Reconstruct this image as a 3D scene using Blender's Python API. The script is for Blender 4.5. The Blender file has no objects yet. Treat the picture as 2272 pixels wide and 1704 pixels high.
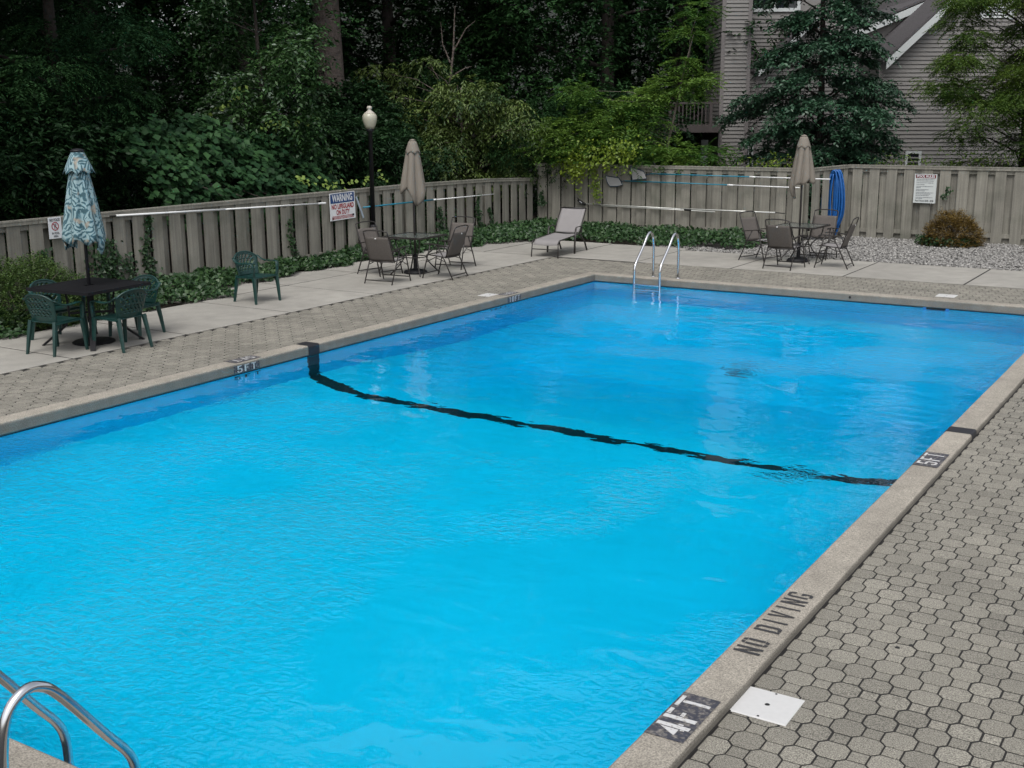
import bpy, math, random
import numpy as np
from mathutils import Vector, Matrix, Euler

random.seed(7); rng = np.random.default_rng(11)
PI = math.pi
sc = bpy.context.scene
COL = sc.collection

# ---------------------------------------------------------------- camera
cam_d = bpy.data.cameras.new("camera"); cam = bpy.data.objects.new("camera", cam_d); COL.objects.link(cam)
cam_d.sensor_width = 36.0; cam_d.sensor_fit = 'HORIZONTAL'
cam_d.lens = 2611.24 / 2272 * 36.0
cam_d.clip_start = 0.1; cam_d.clip_end = 600
YAW, PITCH, ROLL = 0.563672, 0.229722, -0.00684940
cy, sy = math.cos(YAW), math.sin(YAW)
fwd = Vector((-sy*math.cos(PITCH), cy*math.cos(PITCH), -math.sin(PITCH)))
rgt = Vector((cy, sy, 0)); up = rgt.cross(fwd)
r2 = rgt*math.cos(ROLL) + up*math.sin(ROLL); u2 = -rgt*math.sin(ROLL) + up*math.cos(ROLL)
M = Matrix.Identity(4)
for i in range(3):
    M[i][0] = r2[i]; M[i][1] = u2[i]; M[i][2] = -fwd[i]
M.translation = Vector((2.27728, -11.35572, 3.04696))
cam.matrix_world = M
sc.camera = cam

# ---------------------------------------------------------------- sky, sun, exposure
SUN_EL, SUN_AZ = math.radians(58), math.radians(160)      # azimuth clockwise from +Y
w = bpy.data.worlds.new("World"); sc.world = w; w.use_nodes = True
nt = w.node_tree; nt.nodes.clear()
sky = nt.nodes.new('ShaderNodeTexSky'); sky.sky_type = 'NISHITA'; sky.sun_disc = False
sky.sun_elevation = SUN_EL; sky.sun_rotation = SUN_AZ
sky.air_density = 1.0; sky.dust_density = 4.0; sky.ozone_density = 1.0
hs = nt.nodes.new('ShaderNodeHueSaturation'); hs.inputs['Saturation'].default_value = 0.30
bg = nt.nodes.new('ShaderNodeBackground'); bg.inputs['Strength'].default_value = 0.15
wo = nt.nodes.new('ShaderNodeOutputWorld')
nt.links.new(sky.outputs[0], hs.inputs['Color']); nt.links.new(hs.outputs[0], bg.inputs['Color']); nt.links.new(bg.outputs[0], wo.inputs['Surface'])
sun_d = bpy.data.lights.new("sun", 'SUN'); sun_d.energy = 0.75; sun_d.angle = math.radians(28); sun_d.color = (1.0, 0.97, 0.92)
sun = bpy.data.objects.new("sun", sun_d); COL.objects.link(sun)
sd = Vector((math.sin(SUN_AZ)*math.cos(SUN_EL), math.cos(SUN_AZ)*math.cos(SUN_EL), math.sin(SUN_EL)))
sun.rotation_euler = sd.to_track_quat('Z', 'Y').to_euler()
sc.view_settings.view_transform = 'Standard'; sc.view_settings.look = 'None'
sc.view_settings.exposure = 0.52; sc.view_settings.gamma = 1.0
try: sc.view_settings.use_curve_mapping = False
except Exception: pass
sc.render.engine = 'CYCLES'
sc.cycles.max_bounces = 10; sc.cycles.transmission_bounces = 8; sc.cycles.transparent_max_bounces = 8
sc.cycles.diffuse_bounces = 3; sc.cycles.glossy_bounces = 3
sc.cycles.caustics_refractive = True; sc.cycles.caustics_reflective = False
sc.cycles.use_denoising = True
sc.cycles.sample_clamp_indirect = 6.0

# ---------------------------------------------------------------- node helpers
MATS = {}
def mat(name, color, rough=0.8, metal=0.0, spec=0.5, var=(), bump=(), coords='Position', two=None):
    """var: list of (scale, amount, detail) multiplied brightness noises; bump: list of (scale, strength, distance)"""
    if name in MATS: return MATS[name]
    m = bpy.data.materials.new(name); m.use_nodes = True; t = m.node_tree; N = t.nodes; L = t.links
    b = N['Principled BSDF']; b.inputs['Roughness'].default_value = rough; b.inputs['Metallic'].default_value = metal
    b.inputs['Specular IOR Level'].default_value = spec
    if coords == 'Position':
        c = N.new('ShaderNodeNewGeometry').outputs['Position']
    else:
        c = N.new('ShaderNodeTexCoord').outputs['Object']
    col = None
    rgb = N.new('ShaderNodeRGB'); rgb.outputs[0].default_value = (*color, 1); col = rgb.outputs[0]
    if two:
        n = N.new('ShaderNodeTexNoise'); n.inputs['Scale'].default_value = two[1]; n.inputs['Detail'].default_value = 6
        L.new(c, n.inputs['Vector'])
        r = N.new('ShaderNodeMapRange'); r.inputs[1].default_value = two[2]; r.inputs[2].default_value = two[3]
        L.new(n.outputs['Fac'], r.inputs[0])
        mx = N.new('ShaderNodeMix'); mx.data_type = 'RGBA'; L.new(r.outputs[0], mx.inputs['Factor'])
        L.new(col, mx.inputs['A']); mx.inputs['B'].default_value = (*two[0], 1); col = mx.outputs['Result']
    for (s, a, d) in var:
        n = N.new('ShaderNodeTexNoise'); n.inputs['Scale'].default_value = s; n.inputs['Detail'].default_value = d
        L.new(c, n.inputs['Vector'])
        r = N.new('ShaderNodeMapRange'); r.inputs[1].default_value = 0.25; r.inputs[2].default_value = 0.75
        r.inputs[3].default_value = 1 - a; r.inputs[4].default_value = 1 + a
        L.new(n.outputs['Fac'], r.inputs[0])
        mx = N.new('ShaderNodeMix'); mx.data_type = 'RGBA'; mx.blend_type = 'MULTIPLY'; mx.inputs['Factor'].default_value = 1
        L.new(col, mx.inputs['A']); L.new(r.outputs[0], mx.inputs['B']); col = mx.outputs['Result']
    L.new(col, b.inputs['Base Color'])
    prev = None
    for (s, st, dist) in bump:
        n = N.new('ShaderNodeTexNoise'); n.inputs['Scale'].default_value = s; n.inputs['Detail'].default_value = 4
        L.new(c, n.inputs['Vector'])
        bp = N.new('ShaderNodeBump'); bp.inputs['Strength'].default_value = st; bp.inputs['Distance'].default_value = dist
        L.new(n.outputs['Fac'], bp.inputs['Height'])
        if prev: L.new(prev, bp.inputs['Normal'])
        prev = bp.outputs['Normal']
    if prev: L.new(prev, b.inputs['Normal'])
    MATS[name] = m
    return m

def per_object(m, amount, hue=None):
    """small brightness difference from one object to the next (paint batches, weathering of single pieces)"""
    t = m.node_tree; N = t.nodes; L = t.links; b = N['Principled BSDF']
    src = b.inputs['Base Color'].links[0].from_socket
    oi = N.new('ShaderNodeObjectInfo'); r = N.new('ShaderNodeMapRange')
    r.inputs[3].default_value = 1 - amount; r.inputs[4].default_value = 1 + amount
    L.new(oi.outputs['Random'], r.inputs[0])
    mx = N.new('ShaderNodeMix'); mx.data_type = 'RGBA'; mx.blend_type = 'MULTIPLY'; mx.inputs['Factor'].default_value = 1
    L.new(src, mx.inputs['A']); L.new(r.outputs[0], mx.inputs['B']); L.new(mx.outputs['Result'], b.inputs['Base Color'])
    return m

def leaf_mat(name, c1, c2, rough=0.45, spec=0.5, trans=0.2, pale=None):
    m = bpy.data.materials.new(name); m.use_nodes = True; t = m.node_tree; N = t.nodes; L = t.links
    b = N['Principled BSDF']; b.inputs['Roughness'].default_value = rough; b.inputs['Specular IOR Level'].default_value = spec
    at = N.new('ShaderNodeAttribute'); at.attribute_name = 'tint'
    ramp = N.new('ShaderNodeValToRGB'); L.new(at.outputs['Fac'], ramp.inputs[0])
    ramp.color_ramp.elements[0].color = (*c1, 1); ramp.color_ramp.elements[1].color = (*c2, 1)
    if pale:
        e = ramp.color_ramp.elements.new(0.93); e.color = (*c2, 1); ramp.color_ramp.elements[-1].color = (*pale, 1)
    L.new(ramp.outputs[0], b.inputs['Base Color'])
    tr = N.new('ShaderNodeBsdfTranslucent'); L.new(ramp.outputs[0], tr.inputs['Color'])
    mx = N.new('ShaderNodeMixShader'); mx.inputs[0].default_value = trans
    out = N['Material Output']
    L.new(b.outputs[0], mx.inputs[1]); L.new(tr.outputs[0], mx.inputs[2]); L.new(mx.outputs[0], out.inputs['Surface'])
    return m

# ---------------------------------------------------------------- mesh helpers
class MB:
    def __init__(s): s.v = []; s.f = []
    def add(s, vs, fs):
        o = len(s.v); s.v.extend([tuple(x) for x in vs]); s.f.extend([tuple(i+o for i in f) for f in fs]); return s
    def box(s, x0, y0, z0, x1, y1, z1):
        return s.add([(x0,y0,z0),(x1,y0,z0),(x1,y1,z0),(x0,y1,z0),(x0,y0,z1),(x1,y0,z1),(x1,y1,z1),(x0,y1,z1)],
              [(3,2,1,0),(4,5,6,7),(0,1,5,4),(1,2,6,5),(2,3,7,6),(3,0,4,7)])
    def bbox(s, x0, y0, z0, x1, y1, z1, b=0.005):
        # box with bevelled top edge
        return s.add([(x0,y0,z0),(x1,y0,z0),(x1,y1,z0),(x0,y1,z0),
                      (x0,y0,z1-b),(x1,y0,z1-b),(x1,y1,z1-b),(x0,y1,z1-b),
                      (x0+b,y0+b,z1),(x1-b,y0+b,z1),(x1-b,y1-b,z1),(x0+b,y1-b,z1)],
              [(3,2,1,0),(0,1,5,4),(1,2,6,5),(2,3,7,6),(3,0,4,7),(4,5,9,8),(5,6,10,9),(6,7,11,10),(7,4,8,11),(8,9,10,11)])
    def obox(s, c, ax, ay, az):
        c = Vector(c); ax = Vector(ax); ay = Vector(ay); az = Vector(az)
        vs = [c+i*ax+j*ay+k*az for k in (-1,1) for (i,j) in ((-1,-1),(1,-1),(1,1),(-1,1))]
        return s.add(vs, [(3,2,1,0),(4,5,6,7),(0,1,5,4),(1,2,6,5),(2,3,7,6),(3,0,4,7)])
    def tube(s, pts, r, n=8, ry=None, cap=True, upv=None):
        pts = [Vector(p) for p in pts]; rs = r if isinstance(r, (list, tuple)) else [r]*len(pts)
        rys = (ry if isinstance(ry, (list, tuple)) else [ry]*len(pts)) if ry is not None else rs
        rings = []; N = None
        for i, p in enumerate(pts):
            t = (pts[min(i+1, len(pts)-1)] - pts[max(i-1, 0)]).normalized()
            if N is None:
                a = Vector(upv) if upv else (Vector((0,0,1)) if abs(t.z) < 0.9 else Vector((0,1,0)))
                N = (a - t*a.dot(t)).normalized()
            else:
                N = (N - t*N.dot(t)).normalized()
            B = t.cross(N)
            rings.append([p + N*rs[i]*math.cos(2*PI*k/n) + B*rys[i]*math.sin(2*PI*k/n) for k in range(n)])
        vs = [q for R in rings for q in R]; fs = []
        for i in range(len(pts)-1):
            for k in range(n):
                fs.append((i*n+k, i*n+(k+1)%n, (i+1)*n+(k+1)%n, (i+1)*n+k))
        if cap:
            fs.append(tuple(range(n-1, -1, -1))); fs.append(tuple((len(pts)-1)*n+k for k in range(n)))
        return s.add(vs, fs)
    def flatbar(s, pts, w, t, upv=None):
        """rectangular section sweep: w along N, t along B"""
        pts = [Vector(p) for p in pts]; rings = []; N = None
        for i, p in enumerate(pts):
            d = (pts[min(i+1, len(pts)-1)] - pts[max(i-1, 0)]).normalized()
            if N is None:
                a = Vector(upv) if upv else Vector((0,0,1)); N = (a - d*a.dot(d)).normalized()
            else: N = (N - d*N.dot(d)).normalized()
            B = d.cross(N)
            rings.append([p + N*w/2*a + B*t/2*b for a, b in ((-1,-1),(1,-1),(1,1),(-1,1))])
        vs = [q for R in rings for q in R]; fs = [(3,2,1,0), tuple((len(pts)-1)*4+k for k in range(4))]
        for i in range(len(pts)-1):
            for k in range(4): fs.append((i*4+k, i*4+(k+1)%4, (i+1)*4+(k+1)%4, (i+1)*4+k))
        return s.add(vs, fs)
    def lathe(s, prof, n=24, c=(0,0,0), cap=True):
        vs = []; fs = []
        for (r, z) in prof:
            for k in range(n): vs.append((c[0]+r*math.cos(2*PI*k/n), c[1]+r*math.sin(2*PI*k/n), c[2]+z))
        for i in range(len(prof)-1):
            for k in range(n): fs.append((i*n+k, i*n+(k+1)%n, (i+1)*n+(k+1)%n, (i+1)*n+k))
        if cap:
            fs.append(tuple(range(n-1,-1,-1))); fs.append(tuple((len(prof)-1)*n+k for k in range(n)))
        return s.add(vs, fs)
    def prism(s, poly, z0, z1):
        n = len(poly)
        return s.add([(x,y,z0) for x,y in poly]+[(x,y,z1) for x,y in poly],
            [tuple(range(n-1,-1,-1)), tuple(range(n,2*n))]+[(i,(i+1)%n,n+(i+1)%n,n+i) for i in range(n)])
    def grid(s, fn, nu, nv, skip=None):
        vs = [fn(i/nu, j/nv) for j in range(nv+1) for i in range(nu+1)]
        fs = [(j*(nu+1)+i, j*(nu+1)+i+1, (j+1)*(nu+1)+i+1, (j+1)*(nu+1)+i) for j in range(nv) for i in range(nu) if not (skip and skip(i, j))]
        return s.add(vs, fs)
    def mesh(s, name, m=None, smooth=False):
        me = bpy.data.meshes.new(name); me.from_pydata(s.v, [], s.f); me.update()
        if m: me.materials.append(m)
        if smooth: me.polygons.foreach_set('use_smooth', [True]*len(me.polygons))
        return me
    def obj(s, name, m, parent=None, smooth=False, loc=None):
        return link(name, s.mesh(name, m, smooth), parent, loc)

def link(name, me, parent=None, loc=None, rot=None):
    o = bpy.data.objects.new(name, me); COL.objects.link(o)
    if parent: o.parent = parent
    if loc: o.location = loc
    if rot: o.rotation_euler = rot
    return o
def thing(name, label, cat, loc=(0,0,0), rz=0, group=None):
    o = bpy.data.objects.new(name, None); COL.objects.link(o); o.empty_display_size = 0.1
    o.location = loc; o.rotation_euler = (0,0,rz)
    return tag(o, label, cat, group)
def tag(o, label, cat, group=None):
    o['label'] = label; o['category'] = cat
    if group: o['group'] = group
    return o
def struct(o, kind='structure'):
    o['kind'] = kind; return o
def solidify(o, t, off=0):
    md = o.modifiers.new('thickness', 'SOLIDIFY'); md.thickness = t; md.offset = off; return o
def copy_tree(o, parent=None):
    c = o.copy(); COL.objects.link(c)
    if parent: c.parent = parent
    for ch in list(o.children): copy_tree(ch, c)
    return c
def bez(pts, n=6):
    """Catmull-Rom through the points"""
    P = [Vector(p) for p in pts]; P = [P[0]*2-P[1]] + P + [P[-1]*2-P[-2]]; out = []
    for i in range(1, len(P)-2):
        for k in range(n):
            t = k/n; a, b, c, d = P[i-1], P[i], P[i+1], P[i+2]
            out.append(0.5*((2*b)+(c-a)*t+(2*a-5*b+4*c-d)*t*t+(3*b-a-3*c+d)*t*t*t))
    out.append(P[-2]); return out

# ---------------------------------------------------------------- lettering
def text_mesh(body, size, m, name='lettering', bold=0.0, align='CENTER', sx=1.0, extrude=0.0):
    cu = bpy.data.curves.new('txt', 'FONT'); cu.body = body; cu.size = size; cu.align_x = align; cu.align_y = 'CENTER'
    cu.offset = bold; cu.extrude = extrude; cu.resolution_u = 3
    ob = bpy.data.objects.new('txt', cu); COL.objects.link(ob)
    dg = bpy.context.evaluated_depsgraph_get()
    me = bpy.data.meshes.new_from_object(ob.evaluated_get(dg)); me.name = name
    bpy.data.objects.remove(ob); bpy.data.curves.remove(cu)
    if sx != 1.0: me.transform(Matrix.Diagonal((sx, 1, 1, 1)))
    me.materials.clear(); me.materials.append(m)
    return me
# stencil strokes on a 1 x 2 cell
def poly_arc(cx, cy, rx, ry, a0, a1, th, n=6):
    o = [(cx+rx*math.cos(a0+(a1-a0)*i/n), cy+ry*math.sin(a0+(a1-a0)*i/n)) for i in range(n+1)]
    k = [(cx+(rx-th)*math.cos(a0+(a1-a0)*i/n), cy+(ry-th)*math.sin(a0+(a1-a0)*i/n)) for i in range(n, -1, -1)]
    return o + k
def R(x0, y0, x1, y1): return [(x0,y0),(x1,y0),(x1,y1),(x0,y1)]
T = 0.30
STENCIL = {
 'N': [R(0,0,T,2), R(1-T,0,1,2), [(T+.04,1.85),(T+.04,1.25),(1-T-.04,.12),(1-T-.04,.75)]],
 'O': [R(0,.35,T,1.65), R(1-T,.35,1,1.65), [(0,1.7),(.18,2),(.44,2),(.44,1.74),(.3,1.7)], [(.56,2),(.82,2),(1,1.7),(.7,1.7),(.56,1.74)],
       [(0,.3),(.3,.3),(.44,.26),(.44,0),(.18,0)], [(.56,.26),(.7,.3),(1,.3),(.82,0),(.56,0)]],
 'D': [R(0,0,T,2), [(T+.08,2),(.8,2),(1,1.72),(1,.28),(.8,0),(T+.08,0),(T+.08,.26),(.56,.26),(1-T,.4),(1-T,1.6),(.56,1.74),(T+.08,1.74)]],
 'I': [R(.38,0,.62,2)],
 'V': [[(0,2),(T+.02,2),(.49,.5),(.46,0),(.4,0)], [(.74,2),(1,2),(.62,0),(.54,0),(.52,.5)]],
 'G': [[(0,.3),(0,1.7),(.18,2),(.82,2),(1,1.75),(1,1.42),(1-T,1.42),(1-T,1.66),(.7,1.74),(.3,1.74),(T,1.62),(T,.38),(.28,.28)],
       [(.36,.26),(.7,.26),(1-T,.38),(1-T,.72),(.56,.72),(.56,.96),(1,.96),(1,.25),(.82,0),(.36,0)]],
 '4': [R(.60,0,.88,2), [(.0,.55),(.54,.55),(.54,1.70)], R(.92,.50,1.02,.80), R(.48,.22,.58,.46)],
 '5': [[(.05,2),(.95,2),(.95,1.74),(T+.05,1.74),(T+.05,1.3),(.05,1.3)], [(.05,1.2),(.75,1.2),(1,.95),(1,.25),(.78,0),(.5,0),(.5,.26),(.66,.26),(.76,.36),(.76,.86),(.66,.96),(.05,.96)],
       [(.0,.5),(.24,.5),(.24,.34),(.34,.26),(.42,.26),(.42,0),(.22,0),(0,.24)]],
 'F': [R(.05,0,.05+T,2), R(.05+T+.07,1.74,.95,2), R(.05+T+.07,.9,.75,1.14)],
 'T': [R(.38,0,.62,1.68), R(0,1.74,1,2)],
 '1': [R(.4,0,.64,2), [(.15,1.5),(.36,1.7),(.36,2),(.15,1.75)]],
 '0': [R(0,.35,T,1.65), R(1-T,.35,1,1.65), [(0,1.7),(.18,2),(.82,2),(1,1.7),(.7,1.7),(.64,1.74),(.36,1.74),(.3,1.7)], [(0,.3),(.3,.3),(.36,.26),(.64,.26),(.7,.3),(1,.3),(.82,0),(.18,0)]],
}
def stencil(text, h, wd, gap, m, name='lettering', space=0.6):
    """letters lying in xy, baseline along +x, height along +y, starting at 0"""
    b = MB(); x = 0.0
    for ch in text:
        if ch == ' ': x += wd*space+gap; continue
        for P in STENCIL[ch]:
            area = sum(P[i][0]*P[(i+1)%len(P)][1]-P[(i+1)%len(P)][0]*P[i][1] for i in range(len(P)))
            Q = P if area > 0 else P[::-1]
            b.add([(x+px*wd, py*h/2, 0) for px, py in Q], [tuple(range(len(Q)))])
        x += wd+gap
    return b.mesh(name, m), x-gap

# ---------------------------------------------------------------- materials
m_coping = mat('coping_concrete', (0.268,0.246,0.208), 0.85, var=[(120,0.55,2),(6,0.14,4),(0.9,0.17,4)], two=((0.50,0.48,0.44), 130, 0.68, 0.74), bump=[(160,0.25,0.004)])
m_paver = mat('paver_concrete', (0.190,0.180,0.152), 0.9, var=[(150,0.85,2),(40,0.14,3),(0.9,0.14,4)], bump=[(150,0.5,0.004)])
def per_island(m, amount):
    t = m.node_tree; N = t.nodes; L = t.links; b = N['Principled BSDF']; src = b.inputs['Base Color'].links[0].from_socket
    g = N.new('ShaderNodeNewGeometry'); oi = N.new('ShaderNodeObjectInfo'); ad = N.new('ShaderNodeMath'); L.new(g.outputs['Random Per Island'], ad.inputs[0]); L.new(oi.outputs['Random'], ad.inputs[1])
    fr = N.new('ShaderNodeMath'); fr.operation = 'FRACT'; L.new(ad.outputs[0], fr.inputs[0])
    r = N.new('ShaderNodeMapRange'); r.inputs[3].default_value = 1-amount; r.inputs[4].default_value = 1+amount; L.new(fr.outputs[0], r.inputs[0])
    mx = N.new('ShaderNodeMix'); mx.data_type = 'RGBA'; mx.blend_type = 'MULTIPLY'; mx.inputs['Factor'].default_value = 1
    L.new(src, mx.inputs['A']); L.new(r.outputs[0], mx.inputs['B']); L.new(mx.outputs['Result'], b.inputs['Base Color'])
per_island(m_paver, 0.15)
m_joint = mat('joint_sand', (0.012,0.011,0.010), 0.95, var=[(60,0.3,3)])
m_conc = mat('walk_concrete', (0.280,0.269,0.242), 0.88, var=[(120,0.16,3),(3.5,0.13,5),(0.5,0.16,4)], bump=[(150,0.2,0.003)])
per_object(m_conc, 0.04)
m_soil = mat('soil', (0.035,0.028,0.02), 0.95, var=[(9,0.4,5)], bump=[(20,0.6,0.03)])
m_plaster = mat('pool_plaster', (0.008,0.69,0.97), 0.7, spec=0.3, var=[(0.7,0.05,3)])
m_line = mat('black_line_paint', (0.012,0.012,0.016), 0.6)
m_markdark = mat('marker_paint', (0.035,0.037,0.05), 0.75, two=((0.20,0.185,0.165), 45, 0.46, 0.74), var=[(60,0.3,3)])
m_markwhite = mat('marker_white', (0.50,0.50,0.50), 0.7, two=((0.25,0.23,0.2), 60, 0.56, 0.66))
m_markblack = mat('stencil_black', (0.03,0.03,0.033), 0.8, two=((0.25,0.22,0.2), 90, 0.64, 0.72))
m_steel = mat('stainless_steel', (0.62,0.63,0.65), 0.16, metal=1.0)
m_fence = mat('fence_stain', (0.196,0.188,0.160), 0.85, var=[(2.2,0.14,4),(45,0.10,3)], two=((0.130,0.130,0.105), 1.6, 0.50, 0.72), bump=[(60,0.2,0.004)])
per_object(m_fence, 0.11)
def streaks(m, amount):
    """grain and run-off streaks along the board"""
    t = m.node_tree; N = t.nodes; L = t.links; b = N['Principled BSDF']; src = b.inputs['Base Color'].links[0].from_socket
    g = N.new('ShaderNodeNewGeometry'); mp = N.new('ShaderNodeMapping'); mp.inputs['Scale'].default_value = (26,26,0.9); L.new(g.outputs['Position'], mp.inputs['Vector'])
    n = N.new('ShaderNodeTexNoise'); n.inputs['Scale'].default_value = 1.0; n.inputs['Detail'].default_value = 5; L.new(mp.outputs[0], n.inputs['Vector'])
    r = N.new('ShaderNodeMapRange'); r.inputs[1].default_value = .3; r.inputs[2].default_value = .7; r.inputs[3].default_value = 1-amount; r.inputs[4].default_value = 1+amount; L.new(n.outputs['Fac'], r.inputs[0])
    mx = N.new('ShaderNodeMix'); mx.data_type = 'RGBA'; mx.blend_type = 'MULTIPLY'; mx.inputs['Factor'].default_value = 1
    L.new(src, mx.inputs['A']); L.new(r.outputs[0], mx.inputs['B']); L.new(mx.outputs['Result'], b.inputs['Base Color'])
streaks(m_fence, 0.20)
m_darkmetal = mat('brown_black_metal', (0.022,0.019,0.018), 0.45, spec=0.5)
m_black = mat('black_metal', (0.009,0.009,0.011), 0.5, spec=0.25)
m_slingback = mat('sling_fabric', (0.095,0.084,0.076), 0.8, coords='Object', var=[(40,0.1,2)])
m_sling = mat('lounger_fabric', (0.215,0.205,0.205), 0.8, coords='Object', var=[(6,0.05,3)])
m_greenplastic = mat('green_plastic', (0.006,0.034,0.030), 0.36, coords='Object', var=[(14,0.25,4)])
m_tan = mat('tan_canvas', (0.180,0.160,0.134), 0.9, coords='Object', var=[(5,0.08,3)])
m_white = mat('white_plastic', (0.52,0.52,0.515), 0.5, var=[(30,0.03,3)])
m_whitepaint = mat('white_paint', (0.68,0.69,0.69), 0.5)
m_alu = mat('pale_aluminium', (0.62,0.63,0.60), 0.35, metal=0.4)
m_bluepole = mat('blue_pole_paint', (0.006,0.17,0.26), 0.4)
m_hose = mat('blue_hose_plastic', (0.005,0.085,0.30), 0.4, coords='Object', var=[(8,0.15,3)])
m_net = mat('net_mesh', (0.30,0.30,0.30), 0.9)
m_netrim = mat('net_rim', (0.015,0.035,0.06), 0.5)
m_side = mat('grey_siding', (0.186,0.179,0.172), 0.75, var=[(1.2,0.05,3)])
per_object(m_side, 0.03)
m_trim = mat('pale_trim', (0.48,0.51,0.51), 0.6)
m_cornertrim = mat('corner_trim', (0.160,0.148,0.146), 0.7)
m_shingle = mat('roof_shingles', (0.075,0.070,0.074), 0.9, var=[(25,0.35,2)])
m_winglass = mat('window_glass', (0.012,0.015,0.02), 0.06, spec=0.8)
m_bark = mat('bark', (0.030,0.024,0.020), 0.95, var=[(14,0.35,5)], bump=[(18,0.8,0.03)])
m_barkpale = mat('pale_bark', (0.115,0.092,0.08), 0.95, coords='Object', var=[(9,0.35,5)], bump=[(14,1.0,0.05)])
m_twig = mat('twig', (0.10,0.085,0.07), 0.9)
m_gravel = mat('gravel_stone', (0.205,0.200,0.190), 0.9, var=[(25,0.85,1)])
m_red = mat('sign_red', (0.30,0.012,0.02), 0.5)
m_darkred = mat('sign_dark_red', (0.12,0.008,0.012), 0.5)
m_blue = mat('sign_blue', (0.008,0.045,0.16), 0.5)
m_signwhite = mat('sign_white', (0.62,0.64,0.66), 0.45)
m_signgrey = mat('sign_pale_grey', (0.50,0.53,0.52), 0.45)
m_ink = mat('sign_ink', (0.02,0.022,0.03), 0.6)
m_inkgrey = mat('sign_fine_print', (0.12,0.13,0.15), 0.6)
m_globe = mat('lamp_globe', (0.40,0.39,0.31), 0.25, spec=0.6)
m_rubber = mat('rubber', (0.01,0.01,0.01), 0.7)

# leaf-green materials (base colours 0.03-0.12)
L_dark = leaf_mat('leaf_dark', (0.010,0.032,0.011), (0.030,0.080,0.024), 0.7, 0.12)
L_pinn = leaf_mat('leaf_pinnate', (0.010,0.038,0.014), (0.036,0.092,0.030), 0.7, 0.15)
L_mid = leaf_mat('leaf_mid', (0.014,0.048,0.014), (0.050,0.115,0.030), 0.45, 0.5, pale=(0.18,0.24,0.18))
L_mid_dark = leaf_mat('leaf_shade', (0.008,0.030,0.010), (0.030,0.078,0.024), 0.55, 0.3)
L_vine = leaf_mat('leaf_grape', (0.008,0.036,0.013), (0.056,0.135,0.042), 0.6, 0.25, pale=(0.20,0.28,0.06))
L_cherry = leaf_mat('leaf_yellowish', (0.020,0.050,0.012), (0.105,0.155,0.036), 0.5, 0.4)
L_sap = leaf_mat('leaf_light', (0.030,0.092,0.012), (0.135,0.235,0.038), 0.55, 0.3, 0.3)
L_yel = leaf_mat('leaf_yellow_green', (0.08,0.145,0.014), (0.20,0.27,0.024), 0.5, 0.4, 0.3)
L_kousa = leaf_mat('leaf_blue_green', (0.006,0.024,0.014), (0.040,0.100,0.052), 0.40, 0.5, 0.10)
L_locust = leaf_mat('leaf_locust', (0.026,0.070,0.012), (0.110,0.170,0.024), 0.55, 0.3, 0.3)
L_ivy = leaf_mat('leaf_ivy', (0.008,0.030,0.010), (0.042,0.092,0.028), 0.45, 0.4, 0.1, pale=(0.12,0.17,0.08))
L_box = leaf_mat('leaf_box', (0.016,0.046,0.010), (0.070,0.120,0.024), 0.5, 0.4)
L_barb = leaf_mat('leaf_rust', (0.060,0.038,0.010), (0.19,0.125,0.026), 0.5, 0.4, 0.2)

# ---------------------------------------------------------------- ground and pool
PX0, PX1, PY0, PY1 = -8.0, 0.0, -8.24, 7.80     # inner top edges of the coping
CW, CT = 0.25, 0.055                            # coping width, top height
WZ = -0.085                                     # water level
def ring_quads(b, outer, inner, z):
    (a0,b0,a1,b1), (c0,d0,c1,d1) = outer, inner
    v = [(a0,b0,z),(a1,b0,z),(a1,b1,z),(a0,b1,z),(c0,d0,z),(c1,d0,z),(c1,d1,z),(c0,d1,z)]
    b.add(v, [(0,1,5,4),(1,2,6,5),(2,3,7,6),(3,0,4,7)])
b = MB(); ring_quads(b, (-300,-300,300,300), (PX0-.2,PY0-.2,PX1+.2,PY1+.2), -0.075)
struct(b.obj('ground', m_soil))
# wooded hillside behind the fences
def hill_fn(u, v):
    x = -110 + 190*u; y = 34 + 70*v
    z = -0.3 + 16*v**1.2 + 1.2*math.sin(x*0.13)*v
    return (x, y, z)
b = MB(); m_hill = mat('forest_floor', (0.010,0.014,0.008), 0.95, var=[(3,0.5,5)])
b = MB(); b.grid(hill_fn, 24, 10); struct(b.obj('hill', m_hill, smooth=True))
def hill2(u, v):
    x = -26 - 60*v; y = -40 + 90*u
    return (x, y, -0.3 + 14*v**1.2 + 0.8*math.sin(y*0.17)*v)
b = MB(); b.grid(hill2, 16, 8); struct(b.obj('hill', m_hill, smooth=True))

basin = bpy.data.objects.new('pool_basin', None); COL.objects.link(basin); struct(basin)
def floor_depth(y):
    pts = [(-8.3,1.25),(0.0,1.72),(0.6,1.80),(3.6,3.0),(6.2,3.0),(7.9,2.55)]
    for (ya,da),(yb,db) in zip(pts, pts[1:]):
        if y <= yb: return da+(db-da)*max(0,(y-ya))/(yb-ya)
    return pts[-1][1]
SX0, SX1, SY0, SY1 = PX0-.02, PX1+.02, PY0-.02, PY1+.02
def basin_z(x, y):
    D = floor_depth(y); s = max(0, min(x-SX0, SX1-x, y-SY0, SY1-y))
    return WZ - D + D*0.36*(1-min(1, s/1.0))**2
def nonuni(t, n):   # denser near both ends
    return 0.5-0.5*math.cos(PI*t)
NX, NY = 48, 96
def bf(u, v):
    x = SX0+(SX1-SX0)*nonuni(u,0); y = SY0+(SY1-SY0)*v; return (x, y, basin_z(x, y))
b = MB(); b.grid(bf, NX, NY); b.obj('pool_floor', m_plaster, basin, smooth=True)
b = MB()
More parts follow.
